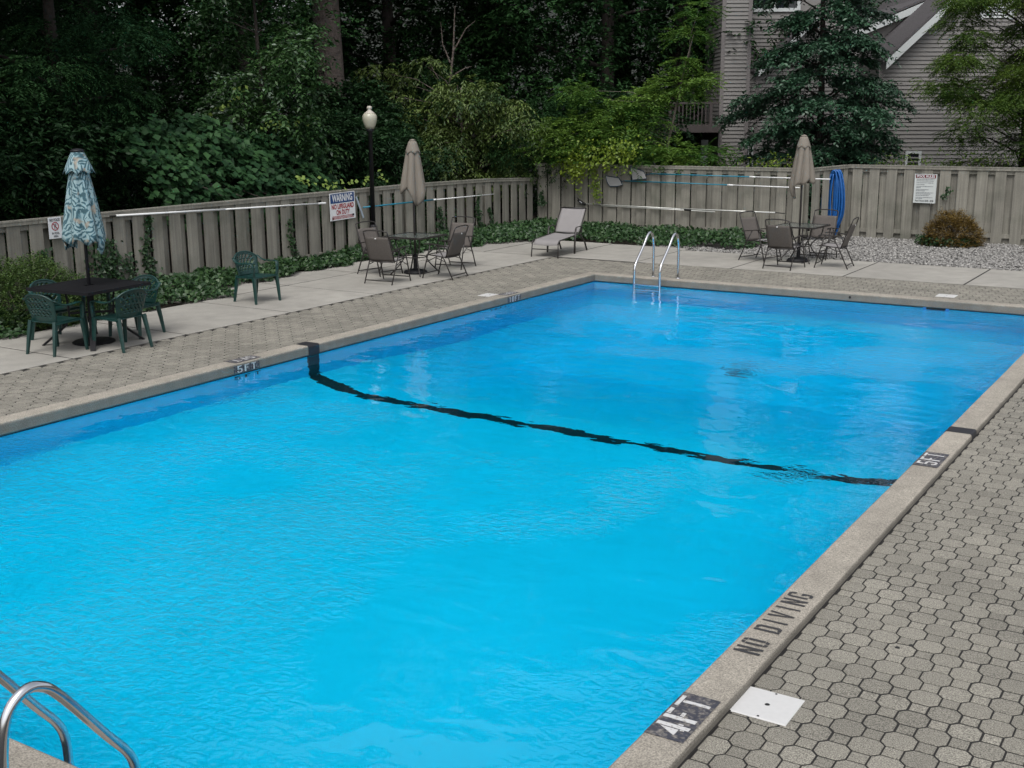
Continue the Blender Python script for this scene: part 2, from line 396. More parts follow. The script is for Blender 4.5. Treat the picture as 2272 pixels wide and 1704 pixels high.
for (xa,ya,xb,yb) in ((SX0,SY1,SX0,SY0),(SX0,SY0,SX1,SY0),(SX1,SY0,SX1,SY1),(SX1,SY1,SX0,SY1)):
    def wf(u, v, xa=xa, ya=ya, xb=xb, yb=yb):
        if xa == xb: y = ya+(yb-ya)*u; x = xa
        else: x = SX0+(SX1-SX0)*nonuni(u if xb > xa else 1-u, 0); y = ya
        zb = basin_z(x, y); return (x, y, zb+(-0.07-zb)*v)
    b.grid(wf, NY if xa == xb else NX, 3)
b.obj('pool_wall', mat('pool_wall_paint', (0.004,0.57,0.92), 0.7, spec=0.3, var=[(0.9,0.05,3)]), basin)
# shadow of the gap between wall and coping, painted as a dark strip
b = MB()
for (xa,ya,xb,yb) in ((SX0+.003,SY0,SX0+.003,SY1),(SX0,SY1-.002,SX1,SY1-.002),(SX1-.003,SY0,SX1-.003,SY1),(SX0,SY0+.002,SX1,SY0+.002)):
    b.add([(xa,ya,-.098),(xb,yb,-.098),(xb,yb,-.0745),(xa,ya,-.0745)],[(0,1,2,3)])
b.obj('gap_shade_line', mat('gap_shade', (0.002,0.012,0.035), 0.6), basin)
# black line: on both walls and across the floor
b = MB()
def lf(u, v):
    x = SX0+.006+(SX1-SX0-.012)*nonuni(u,0); y = -0.07+0.23*v; return (x, y, basin_z(x, y)+.006)
b.grid(lf, NX*2, 2)
for x in (SX0+.004, SX1-.004):
    zb = basin_z(x, 0.04); b.add([(x,-0.07,zb),(x,0.16,zb),(x,0.16,-.075),(x,-0.07,-.075)], [(0,1,2,3)])
b.obj('black_floor_line', m_line, basin)
# main drain
b = MB(); b.lathe([(0.23,0),(0.23,.02),(.20,.03),(0.0,.04)], 24, (-4.0,4.95,WZ-3.0)); b.obj('drain_cover', mat('drain_grey',(0.006,0.20,0.28),0.6), basin)
# skimmer mouth in the far wall
b = MB(); x0, x1 = -2.03, -1.73; yw = SY1
b.box(x0-.05,yw-.015,-.235,x1+.05,yw,-.2); b.box(x0-.05,yw-.015,-.2,x0,yw,-.072); b.box(x1,yw-.015,-.2,x1+.05,yw,-.072)
f = b.obj('skimmer_frame', mat('skimmer_blue',(0.02,0.20,0.55),0.5), basin)
b = MB(); b.add([(x0,yw-.003,-.2),(x1,yw-.003,-.2),(x1,yw-.003,-.072),(x0,yw-.003,-.072)],[(0,1,2,3)]); b.obj('skimmer_mouth', m_rubber, f)
# depth marks painted on the wall below the waterline
def wall_text(txt, y0, z0, h, wd, gap):
    me, W_ = stencil(txt, h, wd, gap, m_line)
    me.transform(Matrix(((0,0,1,SX0+.006),(1,0,0,y0),(0,1,0,z0),(0,0,0,1))))
    link('depth_lettering', me, basin)
wall_text('5FT', -1.38, -0.33, 0.17, 0.10, 0.075)
wall_text('10FT', 4.28, -0.31, 0.16, 0.08, 0.06)

# water, one closed body with a rippled surface
def water_mat():
    m = bpy.data.materials.new('pool_water'); m.use_nodes = True; t = m.node_tree; N = t.nodes; L = t.links
    b = N['Principled BSDF']; b.inputs['Base Color'].default_value = (1,1,1,1); b.inputs['Roughness'].default_value = 0.0
    b.inputs['IOR'].default_value = 1.333; b.inputs['Transmission Weight'].default_value = 1.0
    g = N.new('ShaderNodeNewGeometry'); mp = N.new('ShaderNodeMapping'); mp.inputs['Rotation'].default_value = (0,0,0.6); mp.inputs['Scale'].default_value = (1.0,1.5,1.0)
    L.new(g.outputs['Position'], mp.inputs['Vector'])
    prev = None
    for (s, d, st, dist, di) in ((0.9,0,0.9,0.022,0.2),(3.0,0,0.9,0.0085,0.5),(7.5,0,0.8,0.0016,0.6),(10.5,2,1.0,0.042,0.8)):
        n = N.new('ShaderNodeTexNoise'); n.inputs['Scale'].default_value = s; n.inputs['Detail'].default_value = d; n.inputs['Distortion'].default_value = di
        L.new(mp.outputs[0], n.inputs['Vector'])
        bp = N.new('ShaderNodeBump'); bp.inputs['Strength'].default_value = st; bp.inputs['Distance'].default_value = dist
        L.new(n.outputs['Fac'], bp.inputs['Height'])
        if s > 9:      # cat's-paws: fine ripples come in patches
            pn = N.new('ShaderNodeTexNoise'); pn.inputs['Scale'].default_value = 0.34; pn.inputs['Detail'].default_value = 3; L.new(g.outputs['Position'], pn.inputs['Vector'])
            sx_ = N.new('ShaderNodeSeparateXYZ'); L.new(g.outputs['Position'], sx_.inputs[0])
            by = N.new('ShaderNodeMapRange'); by.inputs[1].default_value = -1.5; by.inputs[2].default_value = -7.0; by.inputs[3].default_value = 0.0; by.inputs[4].default_value = 0.15; L.new(sx_.outputs['Y'], by.inputs[0])
            bx = N.new('ShaderNodeMapRange'); bx.inputs[1].default_value = -4.0; bx.inputs[2].default_value = -1.0; bx.inputs[3].default_value = 0.0; bx.inputs[4].default_value = 0.08; L.new(sx_.outputs['X'], bx.inputs[0])
            a1_ = N.new('ShaderNodeMath'); L.new(by.outputs[0], a1_.inputs[0])
            gy = N.new('ShaderNodeMapRange'); gy.inputs[1].default_value = 0.8; gy.inputs[2].default_value = 2.5; gy.inputs[3].default_value = -0.6; gy.inputs[4].default_value = 1.0; L.new(sx_.outputs['Y'], gy.inputs[0])
            gm = N.new('ShaderNodeMath'); gm.operation = 'MULTIPLY'; L.new(bx.outputs[0], gm.inputs[0]); L.new(gy.outputs[0], gm.inputs[1])
            L.new(gm.outputs[0], a1_.inputs[1])
            a2_ = N.new('ShaderNodeMath'); L.new(a1_.outputs[0], a2_.inputs[0]); L.new(pn.outputs['Fac'], a2_.inputs[1])
            ym = N.new('ShaderNodeMath'); ym.operation = 'ADD'; ym.inputs[1].default_value = -0.3; L.new(sx_.outputs['Y'], ym.inputs[0])
            ya = N.new('ShaderNodeMath'); ya.operation = 'ABSOLUTE'; L.new(ym.outputs[0], ya.inputs[0])
            yr = N.new('ShaderNodeMapRange'); yr.inputs[1].default_value = 0.7; yr.inputs[2].default_value = 2.2; yr.inputs[3].default_value = -0.3; yr.inputs[4].default_value = 0.0; L.new(ya.outputs[0], yr.inputs[0])
            a3_ = N.new('ShaderNodeMath'); L.new(a2_.outputs[0], a3_.inputs[0]); L.new(yr.outputs[0], a3_.inputs[1]); a2_ = a3_
            pr = N.new('ShaderNodeMapRange'); pr.inputs[1].default_value = 0.48; pr.inputs[2].default_value = 0.70; pr.inputs[3].default_value = 0.015; pr.inputs[4].default_value = 1.0
            L.new(a2_.outputs[0], pr.inputs[0]); L.new(pr.outputs[0], bp.inputs['Strength'])
        if prev: L.new(prev, bp.inputs['Normal'])
        prev = bp.outputs['Normal']
    L.new(prev, b.inputs['Normal'])
    va = N.new('ShaderNodeVolumeAbsorption'); va.inputs['Color'].default_value = (0.0,0.94,1.0,1); va.inputs['Density'].default_value = 0.5
    L.new(va.outputs[0], N['Material Output'].inputs['Volume'])
    return m
b = MB(); b.box(SX0-.01,SY0-.01,-3.4,SX1+.01,SY1+.01,WZ); struct(b.obj('water', water_mat()))

# coping
cop = bpy.data.objects.new('pool_coping', None); COL.objects.link(cop); struct(cop)
def shade_sides(m, z0, z1, k):
    """shade painted into the colour of the vertical faces below the rounded edge"""
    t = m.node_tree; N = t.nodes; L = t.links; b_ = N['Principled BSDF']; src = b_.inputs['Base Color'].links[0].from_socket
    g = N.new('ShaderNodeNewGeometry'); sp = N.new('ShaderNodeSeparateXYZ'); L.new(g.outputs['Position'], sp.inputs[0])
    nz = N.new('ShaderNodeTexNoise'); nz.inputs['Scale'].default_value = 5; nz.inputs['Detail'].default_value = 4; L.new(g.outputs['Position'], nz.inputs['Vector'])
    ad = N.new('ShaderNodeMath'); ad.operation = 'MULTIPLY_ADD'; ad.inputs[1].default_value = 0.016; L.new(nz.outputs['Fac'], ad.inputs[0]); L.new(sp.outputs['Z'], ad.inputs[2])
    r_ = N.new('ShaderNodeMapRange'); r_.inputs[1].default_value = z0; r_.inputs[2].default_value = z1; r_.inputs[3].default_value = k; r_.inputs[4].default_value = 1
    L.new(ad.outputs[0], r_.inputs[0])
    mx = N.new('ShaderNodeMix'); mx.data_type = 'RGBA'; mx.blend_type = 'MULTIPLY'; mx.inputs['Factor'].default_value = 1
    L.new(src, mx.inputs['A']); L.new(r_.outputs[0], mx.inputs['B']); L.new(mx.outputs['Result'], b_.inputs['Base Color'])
shade_sides(m_coping, CT-.006, CT+.004, 0.62)  # coping sides carry their shade as a darker colour
def coping_side(P0, P1, inward):
    """P0->P1 along the inner top edge; mitred; inward = unit vector to the water"""
    P0 = Vector((*P0,0)); P1 = Vector((*P1,0)); d = (P1-P0).normalized(); o = -Vector((*inward,0))
    prof = [(0.012,-.074),(0.0,-.06),(0.0,CT-.022),(0.006,CT-.007),(0.02,CT),(CW-.02,CT),(CW-.006,CT-.007),(CW,CT-.022),(CW,-.074)]
    b = MB(); n = max(8, int((P1-P0).length/0.6)); vs = []; fs = []
    for i in range(n+1):
        for k, (q, z) in enumerate(prof):
            a = P0+d*(-q); e = P1+d*q
            p = a+(e-a)*(i/n)+o*q
            dz = 0.002*math.sin(i*1.7+k)
            vs.append((p.x, p.y, z+(dz if 2 < k < 7 else 0)))
    K = len(prof)
    for i in range(n):
        for k in range(K): fs.append((i*K+k, i*K+(k+1)%K, (i+1)*K+(k+1)%K, (i+1)*K+k))
    b.add(vs, fs); return b.obj('coping_section', m_coping, cop)
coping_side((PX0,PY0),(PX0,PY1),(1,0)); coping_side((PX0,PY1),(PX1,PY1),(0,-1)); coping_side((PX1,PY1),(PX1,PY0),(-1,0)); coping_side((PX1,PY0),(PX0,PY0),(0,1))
# dark mastic joint between coping and paving
b = MB(); jw = .009
for (x0_,y0_,x1_,y1_) in ((PX1+CW,PY0-CW,PX1+CW+jw,PY1+CW),(PX0-CW-jw,PY0-CW,PX0-CW,PY1+CW),(PX0-CW-jw,PY1+CW,PX1+CW+jw,PY1+CW+jw),(PX0-CW-jw,PY0-CW-jw,PX1+CW+jw,PY0-CW)):
    b.box(x0_,y0_,-.02,x1_,y1_,.0035)
b.obj('expansion_joint', m_joint, cop)
# black stripe over the coping, both sides
def stripe(xs, y0, y1, name='black_stripe'):
    b = MB(); K = len(xs)
    b.add([(x,y,z) for y in (y0,y1) for x,z in xs], [(i,i+1,K+i+1,K+i) for i in range(K-1)]); return b.obj(name, m_line, cop)
e = .003
stripe([(PX0+e,-.07),(PX0+e,CT-.02),(PX0-.004,CT-.006+e),(PX0-.02,CT+e),(PX0-CW+.02,CT+e),(PX0-CW,CT-.02+e)], -0.06, 0.155)
stripe([(PX1-e,-.07),(PX1-e,CT-.02),(PX1+.004,CT-.006+e),(PX1+.02,CT+e),(PX1+CW-.02,CT+e),(PX1+CW-.004,CT-.004+e),(PX1+CW+e,CT-.024),(PX1+CW+e,0.0)], -0.115, 0.09)
# depth marks and warning stencilled on the coping
def coping_panel_right(txt, y0, y1, h, wd, gap):
    b = MB(); b.add([(0.012,y0,CT+.0035),(CW-.03,y0,CT+.0035),(CW-.03,y1,CT+.0035),(0.012,y1,CT+.0035)], [(0,1,2,3)])
    p = b.obj('depth_panel', m_markdark, cop)
    me, W_ = stencil(txt, h, wd, gap, m_markwhite)
    # baseline toward +y, letter tops toward the water (-x)
    me.transform(Matrix(((0,-1,0,CW-.035-(CW-.045-h)/2),(1,0,0,(y0+y1)/2-W_/2),(0,0,1,CT+.0065),(0,0,0,1))))
    link('depth_lettering', me, p)
coping_panel_right('4FT', -6.58, -6.10, 0.175, 0.115, 0.028)
coping_panel_right('5FT', -1.36, -0.90, 0.165, 0.095, 0.035)
me, W_ = stencil('NO DIVING', 0.155, 0.082, 0.033, m_markblack, space=0.75)
k_ = 0.97/W_
me.transform(Matrix(((0,-1,0,0.197),(k_,0,0,-5.50),(0,0,1,CT+.004),(0,0,0,1)))); link('no_diving_lettering', me, cop)
def coping_panel_left(txt, y0, y1, wd, gap, topshift):
    x = PX0+.0035
    b = MB(); b.add([(x,y0,-.06),(x,y1,-.06),(x,y1,CT-.024),(x,y0,CT-.024)], [(0,1,2,3)]); p = b.obj('depth_panel', m_markdark, cop)
    me, W_ = stencil(txt, 0.085, wd, gap, m_markwhite)
    me.transform(Matrix(((0,0,1,x+.003),(1,0,0,(y0+y1)/2-W_/2),(0,1,0,-.056),(0,0,0,1)))); link('depth_lettering', me, p)
    # second mark on the top face, read from the deck side
    x0, x1 = PX0-CW+.03, PX0-.03
    b = MB(); b.add([(x0,y0+topshift,CT+.0035),(x1,y0+topshift,CT+.0035),(x1,y1+topshift,CT+.0035),(x0,y1+topshift,CT+.0035)], [(0,1,2,3)]); p = b.obj('depth_panel', m_markdark, cop)
    me, W_ = stencil(txt, 0.13, wd, gap, m_markwhite)
    me.transform(Matrix(((0,1,0,PX0-CW+.055),(-1,0,0,(y0+y1)/2+topshift+W_/2),(0,0,1,CT+.0065),(0,0,0,1)))); link('depth_lettering', me, p)
coping_panel_left('5FT', -1.40, -0.96, 0.085, 0.035, 0.08)
coping_panel_left('10FT', 4.78, 5.20, 0.066, 0.024, 0.02)
b = MB(); b.lathe([(.02,0),(.02,.004),(0.0,.004)], 12); b.v = [(x-3.25, PY1-.002-z, y-.005) for x,y,z in b.v]; b.obj('drilled_hole', m_rubber, cop)

# ---------------------------------------------------------------- paver strips
deck = bpy.data.objects.new('paver_deck', None); COL.objects.link(deck); struct(deck)
b = MB()
inn = (PX0-CW,PY0-CW,PX1+CW,PY1+CW)
ring_quads(b, (-10.19,-14,6.5,10.08), inn, -0.0034)
b.obj('joint_sand', m_joint, deck)
A_, B_ = 0.0815, 0.0465; PIT = 0.128
def ngon_prism(b, P, z1, bev, cx=0, cyy=0):
    n = len(P); j = 0.0058
    def ins(d): 
        out = []
        for (x,y) in P:
            r = math.hypot(x-cx, y-cyy); out.append((x-(x-cx)/r*d, y-(y-cyy)/r*d))
        return out
    o = ins(j); t = ins(j+bev)
    b.add([(x,y,-.03) for x,y in o]+[(x,y,z1-bev*.7) for x,y in o]+[(x,y,z1) for x,y in t],
      [tuple(range(2*n,3*n))]+[(i,(i+1)%n,n+(i+1)%n,n+i) for i in range(n)]+[(n+i,n+(i+1)%n,2*n+(i+1)%n,2*n+i) for i in range(n)])
def paver_unit(b, dx=0, dy=0, dz=0, sq=True, oc=True):
    O = [(A_,-B_),(A_,B_),(B_,A_),(-B_,A_),(-A_,B_),(-A_,-B_),(-B_,-A_),(B_,-A_)]
    S = [(PIT-B_,-B_),(PIT+B_,-B_),(PIT+B_,B_),(PIT-B_,B_)]
    c = MB()
    if oc: ngon_prism(c, O, 0.0, 0.0035)
    if sq:
        ngon_prism(c, S, 0.0, 0.0035, PIT, 0)
    if sq and oc:      # shallow false joint between the two halves of one stone
        c.add([(A_-.012,-B_+.010,-.0265),(PIT-B_+.012,-B_+.010,-.0265),(PIT-B_+.012,B_-.010,-.0265),(A_-.012,B_-.010,-.0265)], [(0,1,2,3)])
    b.add([(x+dx,y+dy,z+dz) for x,y,z in c.v], c.f)
proto = MB(); paver_unit(proto); pav_me = proto.mesh('paver', m_paver)
lids = [(0.40,-5.91),( -1.92,8.70),(-8.50,5.02)]
def lid_hit(x, y):
    return any(abs(x-a) < 0.16+0.075 and abs(y-c) < 0.155+0.075 for a, c in lids)
cand = []
for i in range(-90, 60):
    for j in range(-112, 122):
        if (i+j) % 2: continue
        x = 0.3105+i*PIT; y = -5.14+j*PIT
        inR = PX1+CW-.16 < x < 3.4 and -8.9 < y < 10.08
        inL = -10.27 < x < PX0-CW+.06 and -8.9 < y < 10.08
        inF = PX0-CW+.06 <= x <= PX1+CW-.16 and PY1+CW-.06 < y < 10.15
        inN = PX0-CW+.06 <= x <= PX1+CW-.16 and -9.2 < y < PY0-CW+.06
        if not (inR or inL or inF or inN): continue
        dx, dy = x-2.277, y+11.356
        dep = dx*-sy+dy*cy; side = (dx*cy+dy*sy)/max(dep,.1)
        vis = dep > 2 and abs(side) < 0.46 and dep > 6.1
        cand.append((0 if vis else 1, dep, x, y))
cand.sort(); keep = cand[:296]; rest = cand[296:]
for _, dep, x, y in keep:
    o = link('paver', pav_me, deck, (x, y, random.uniform(-.002,.0012)), (random.uniform(-.006,.006), random.uniform(-.006,.006), random.uniform(-.006,.006)))
b = MB()
for _, dep, x, y in rest: paver_unit(b, x, y, random.uniform(-.0025,.0012))
struct(b.obj('distant_pavers', m_paver, deck), 'stuff')
# stained paver with two drilled holes
b = MB()
for (x,y) in ((0.86,-4.80),(0.80,-4.87)): b.lathe([(.014,0),(.011,.004),(0,.0045)], 10, (x,y,0.0))
b.obj('drilled_hole', m_rubber, deck)

# concrete walk: separate slabs
walk = bpy.data.objects.new('concrete_walk', None); COL.objects.link(walk); struct(walk)
def slab(x0, y0, x1, y1):
    b = MB(); g = .014; b.bbox(x0+g, y0+g, -.06, x1-g, y1-g, 0.006, .008); o = b.obj('slab', m_conc, walk)
    o.location.z = random.uniform(-.0012,.0012)
b = MB(); zj = .0015
for (x0_,y0_,x1_,y1_) in ((-12.24,-9.5,-10.206,10.10),(-13.34,2.02,-12.24,12.39),(-12.24,10.10,-10.22,12.84),(-10.22,10.10,4.4,12.44)):
    b.add([(x0_,y0_,zj),(x1_,y0_,zj),(x1_,y1_,zj),(x0_,y1_,zj)],[(0,1,2,3)])
b.obj('joint_filler', m_joint, walk)
ys = [-9.5,-6.2,-4.0,-1.99,-0.10,2.02,4.14,6.10,8.2,10.10]
for a, c in zip(ys, ys[1:]): slab(-12.25, a, -10.205, c)
for a, c in zip(ys[5:], ys[6:]): slab(-13.35, a, -12.26, c)
slab(-12.0,10.11,-10.23,12.85); slab(-13.35,10.11,-12.01,12.4)
xs_ = [-10.22,-8.32,-6.27,-4.07,-1.94,0.2,2.3,4.5]
for i, (a, c) in enumerate(zip(xs_, xs_[1:])): slab(a, 10.10, c, 12.80 if i == 0 else 12.45)

# gravel bed
def gravel(n):
    ico = [(0,0,1),(.894,0,.447),(.276,.851,.447),(-.724,.526,.447),(-.724,-.526,.447),(.276,-.851,.447),(.724,.526,-.447),(-.276,.851,-.447),(-.894,0,-.447),(-.276,-.851,-.447),(.724,-.526,-.447),(0,0,-1)]
    F = np.array([(0,1,2),(0,2,3),(0,3,4),(0,4,5),(0,5,1),(1,6,2),(2,7,3),(3,8,4),(4,9,5),(5,10,1),(2,6,7),(3,7,8),(4,8,9),(5,9,10),(1,10,6),(6,11,7),(7,11,8),(8,11,9),(9,11,10),(10,11,6)])
    I = np.array(ico); x = rng.uniform(-9.3, 2.0, n); y = 12.5+(17.0-12.5)*rng.random(n)**1.0
    ok = (y > 12.5) & ~((x < -7.3) & (y > 13.2+0.9*np.sin(x*2.0)*.3)) & ~((x < -8.2) & (y < 12.9)) & ~((x < -6.6) & (y > 15.3))
    x, y = x[ok], y[ok]; n = len(x)
    s = rng.uniform(.012, .036, n)
    P = I[None]*(1+rng.uniform(-.25,.25,(n,12,1)))*s[:,None,None]*np.stack([rng.uniform(.8,1.5,n), rng.uniform(.8,1.4,n), rng.uniform(.5,.9,n)],1)[:,None,:]
    a = rng.uniform(0, 6.28, n); ca, sa = np.cos(a)[:,None], np.sin(a)[:,None]
    X = P[...,0]*ca-P[...,1]*sa+x[:,None]; Y = P[...,0]*sa+P[...,1]*ca+y[:,None]; Z = P[...,2]+(-0.03+rng.uniform(0,.04,n))[:,None]
    V = np.stack([X,Y,Z],2).reshape(-1,3); FF = (F[None]+12*np.arange(n)[:,None,None]).reshape(-1,3)
    return V, FF
def np_mesh(name, V, F, m, tint=None):
    me = bpy.data.meshes.new(name); me.vertices.add(len(V)); me.vertices.foreach_set('co', V.astype(np.float32).ravel())
    k = F.shape[1]; me.loops.add(F.size); me.loops.foreach_set('vertex_index', F.astype(np.int32).ravel())
    me.polygons.add(len(F)); me.polygons.foreach_set('loop_start', np.arange(0, F.size, k, dtype=np.int32))
    me.update(calc_edges=True)
    if tint is not None:
        at = me.attributes.new('tint', 'FLOAT', 'POINT'); at.data.foreach_set('value', tint.astype(np.float32))
    me.materials.append(m); me.validate(); return me
V, F = gravel(30000)
struct(link('gravel', np_mesh('gravel', V, F, m_gravel)), 'stuff')
b = MB(); b.add([(-9.4,12.40,-.03),(2.2,12.46,-.03),(2.2,17.1,-.03),(-9.4,17.1,-.03)], [(0,1,2,3)])
struct(b.obj('gravel_bed', mat('gravel_base',(0.09,0.085,0.08),0.95,var=[(30,.4,3)])))

# ---------------------------------------------------------------- foliage builders
def unit(v): return v/np.maximum(np.linalg.norm(v, axis=-1, keepdims=True), 1e-6)
def leaves(P, D, Nn, Ln, Wd, tint, fold=0.12):
    """diamond leaves: base P, direction D, face normal Nn"""
    D = unit(D); S = unit(np.cross(D, Nn)); Nn = np.cross(S, D)
    Ln = Ln[:,None]; Wd = Wd[:,None]
    a = P; t = P+D*Ln; m = P+D*Ln*.42
    l = m+S*Wd*.5+Nn*Ln*fold; r = m-S*Wd*.5+Nn*Ln*fold
    V = np.stack([a,l,t,r],1).reshape(-1,3); n = len(P); k = 4*np.arange(n)[:,None]
    F = np.concatenate([np.concatenate([k,k+2,k+1],1), np.concatenate([k,k+3,k+2],1)],0)
    return V, F, np.repeat(tint,4)
def merge(parts):
    V=[];F=[];T_=[];o=0
    for v,f,t in parts: V.append(v);F.append(f+o);T_.append(t);o+=len(v)
    return np.concatenate(V),np.concatenate(F),np.concatenate(T_)
def rnd_dir(n):
    return unit(rng.normal(size=(n,3)))
def twigs(C, Dt, length, k, L0, W0, droop=0.3, tilt=0.9, tintv=None, pair=False, jitter=.25):
    """each twig: start C, direction Dt; k leaves along it, alternately left and right"""
    n = len(C); Dt = unit(Dt); s = (np.arange(k)+.6)/k
    side = unit(np.cross(Dt, np.array([0,0,1.0]))+1e-3*rng.normal(size=(n,3)))
    P = C[:,None,:]+Dt[:,None,:]*(length[:,None]*s[None,:])[...,None]
    P[...,2] -= droop*length[:,None]*(s**2)[None,:]
    sg = np.where(np.arange(k)%2==0, 1., -1.)
    D = Dt[:,None,:]*0.55+side[:,None,:]*sg[None,:,None]*tilt+rng.normal(size=(n,k,3))*jitter
    D[...,2] -= droop*.9
    Nn = np.array([0,0,1.0])+rng.normal(size=(n,k,3))*.35
    t0 = tintv if tintv is not None else rng.random(n)
    t = np.clip(t0[:,None]+rng.normal(size=(n,k))*.15, 0, 1)
    P = P.reshape(-1,3); D = D.reshape(-1,3); Nn = Nn.reshape(-1,3)
    m = len(P)
    return leaves(P, D, Nn, L0*rng.uniform(.75,1.25,m), W0*rng.uniform(.75,1.2,m), t.ravel())
def clump_points(centers, radii, per, flat=1.0, shell=.55):
    """points on lumpy shells round the clump centres, with outward directions"""
    Cs=[];Ds=[];Ts=[]
    for c, r, n in zip(centers, radii, per):
        d = rnd_dir(n); d[:,2] = d[:,2]*flat+.05
        rr = r*(shell+(1-shell)*rng.random(n)**.7)
        Cs.append(np.array(c)+d*rr[:,None]*np.array([1,1,flat if flat<1 else 1.])); Ds.append(unit(d+.5*rng.normal(size=d.shape)))
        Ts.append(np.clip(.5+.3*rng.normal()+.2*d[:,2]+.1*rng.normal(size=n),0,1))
    return np.concatenate(Cs),np.concatenate(Ds),np.concatenate(Ts)
def trunk_mb(h, r, limbs, lean=(0,0), n=9):
    b = MB(); pts = [(lean[0]*t+.06*math.sin(t*5), lean[1]*t+.06*math.cos(t*4)-.06, h*t-.3*(t==0)) for t in [i/7 for i in range(8)]]
    b.tube(pts, [r*(1.25 if i==0 else 1-.78*i/7) for i in range(8)], n)
    for tgt in limbs:
        t0 = min(.85, max(.12, (tgt[2]-.25*math.hypot(tgt[0],tgt[1])-.1)/h)); base = Vector((lean[0]*t0, lean[1]*t0, h*t0)); e = Vector(tgt)
        mid = (base+e)/2+Vector((random.uniform(-.15,.15),random.uniform(-.15,.15),.12*(e-base).length*random.uniform(.1,1)))
        rr = max(.012, r*.33*(1-.5*t0)); b.tube([base,mid,e], [rr,rr*.65,rr*.2], 5)
    return b
def make_tree(name, label, cat, loc, h, tr, clumps, leaf, bark=None, rz=0, group=None, scale=1.0, limb_every=1, lean=(0,0)):
    t = thing(name, label, cat, loc, rz, group); t.scale = (scale,)*3
    V,F,T_ = leaf
    limbs = [c for i,c in enumerate(clumps) if i % limb_every == 0]
    trunk_mb(h, tr, limbs, lean).obj('trunk', bark or m_bark, t, smooth=True)
    link('crown', np_mesh('crown', V, F, leaf_m[id(V)], T_), t)
    return t
leaf_m = {}
def with_mat(vft, m): leaf_m[id(vft[0])] = m; return vft
def crown_clumps(n, rx, ry, z0, z1, power=.5, taper=None):
    out=[]
    for i in range(n):
        a = rng.uniform(0,6.28); q = rng.random()**power; tz = rng.random()
        k = taper(tz) if taper else math.sqrt(max(0.05,1-(2*tz-1)**2*.8))
        out.append((rx*q*k*math.cos(a), ry*q*k*math.sin(a), z0+(z1-z0)*tz))
    return out
def copy_to(root, loc, rz, label, scale):
    c = copy_tree(root); c.location = loc; c.rotation_euler = (0,0,rz); c['label'] = label
    c.scale = scale if isinstance(scale, tuple) else (scale,)*3
    return c

# ---------------------------------------------------------------- trees
# dark locust-like trees behind the left fence (drooping pinnate sprays)
def pinnate(nclump, rx, ry, z0, z1, per, Lr, k, L0, W0, droop, m, rad=(.5,.9), power=.5, taper=None, flat=.7):
    cl = crown_clumps(nclump, rx, ry, z0, z1, power, taper)
    C,D,Tn = clump_points(cl, rng.uniform(*rad,nclump), [per]*nclump, flat)
    D[:,2] = D[:,2]*.4-.15
    return cl, with_mat(twigs(C,D,Lr*rng.uniform(.7,1.2,len(C)),k,L0,W0,droop,1.0,Tn,jitter=.12), m)
cl, lf_ = pinnate(46, 3.0, 3.0, .9, 9.5, 95, .42, 14, .115, .036, .45, L_pinn, (.6,1.0), .6)
big = make_tree('locust_tree', 'very dark tree with drooping feathery leaves behind the leaf-print parasol', 'tree', (-17.2,0.9,0), 9.5, .26, cl, lf_, limb_every=2, group='tall trees behind the left fence')
copy_to(big, (-17.3,3.4,0), 2.1, 'dark feathery tree just right of the leaf-print parasol, over the left fence', .80)
copy_to(big, (-16.9,-2.6,0), 4.0, 'darkest feathery tree at the upper left corner, left of the leaf-print parasol', 1.0)
copy_to(big, (-20.4,3.6,0), 5.2, 'tall dark tree standing in the shade between the two feathery trees', 1.15)

# forest of broadleaf trees
def broad(nclump, rx, z0, z1, per, Lr, k, L0, W0, m, droop=.25, rad=(.7,1.2), flat=.75, power=.5, taper=None):
    cl = crown_clumps(nclump, rx, rx, z0, z1, power, taper)
    C,D,Tn = clump_points(cl, rng.uniform(*rad,nclump), [per]*nclump, flat)
    return cl, with_mat(twigs(C,D,Lr*rng.uniform(.7,1.2,len(C)),k,L0,W0,droop,.8,Tn), m)
cl, lf_ = broad(64, 3.6, .6, 12.5, 75, .4, 8, .16, .085, L_dark, rad=(.8,1.4))
fa = make_tree('broadleaf_tree', 'tall dark tree in the woods between the lamp post and the bare sapling', 'tree', (-20.6,18.0,0), 12, .28, cl, lf_, limb_every=3, group='woodland trees behind the fences')
cl, lf_ = broad(60, 3.2, .4, 12.0, 75, .42, 8, .15, .075, L_dark, rad=(.8,1.3), droop=.4)
fb = make_tree('broadleaf_tree', 'tall dark tree in the woods behind the middle tan parasol', 'tree', (-17.6,19.6,0), 12, .26, cl, lf_, limb_every=3, group='woodland trees behind the fences')
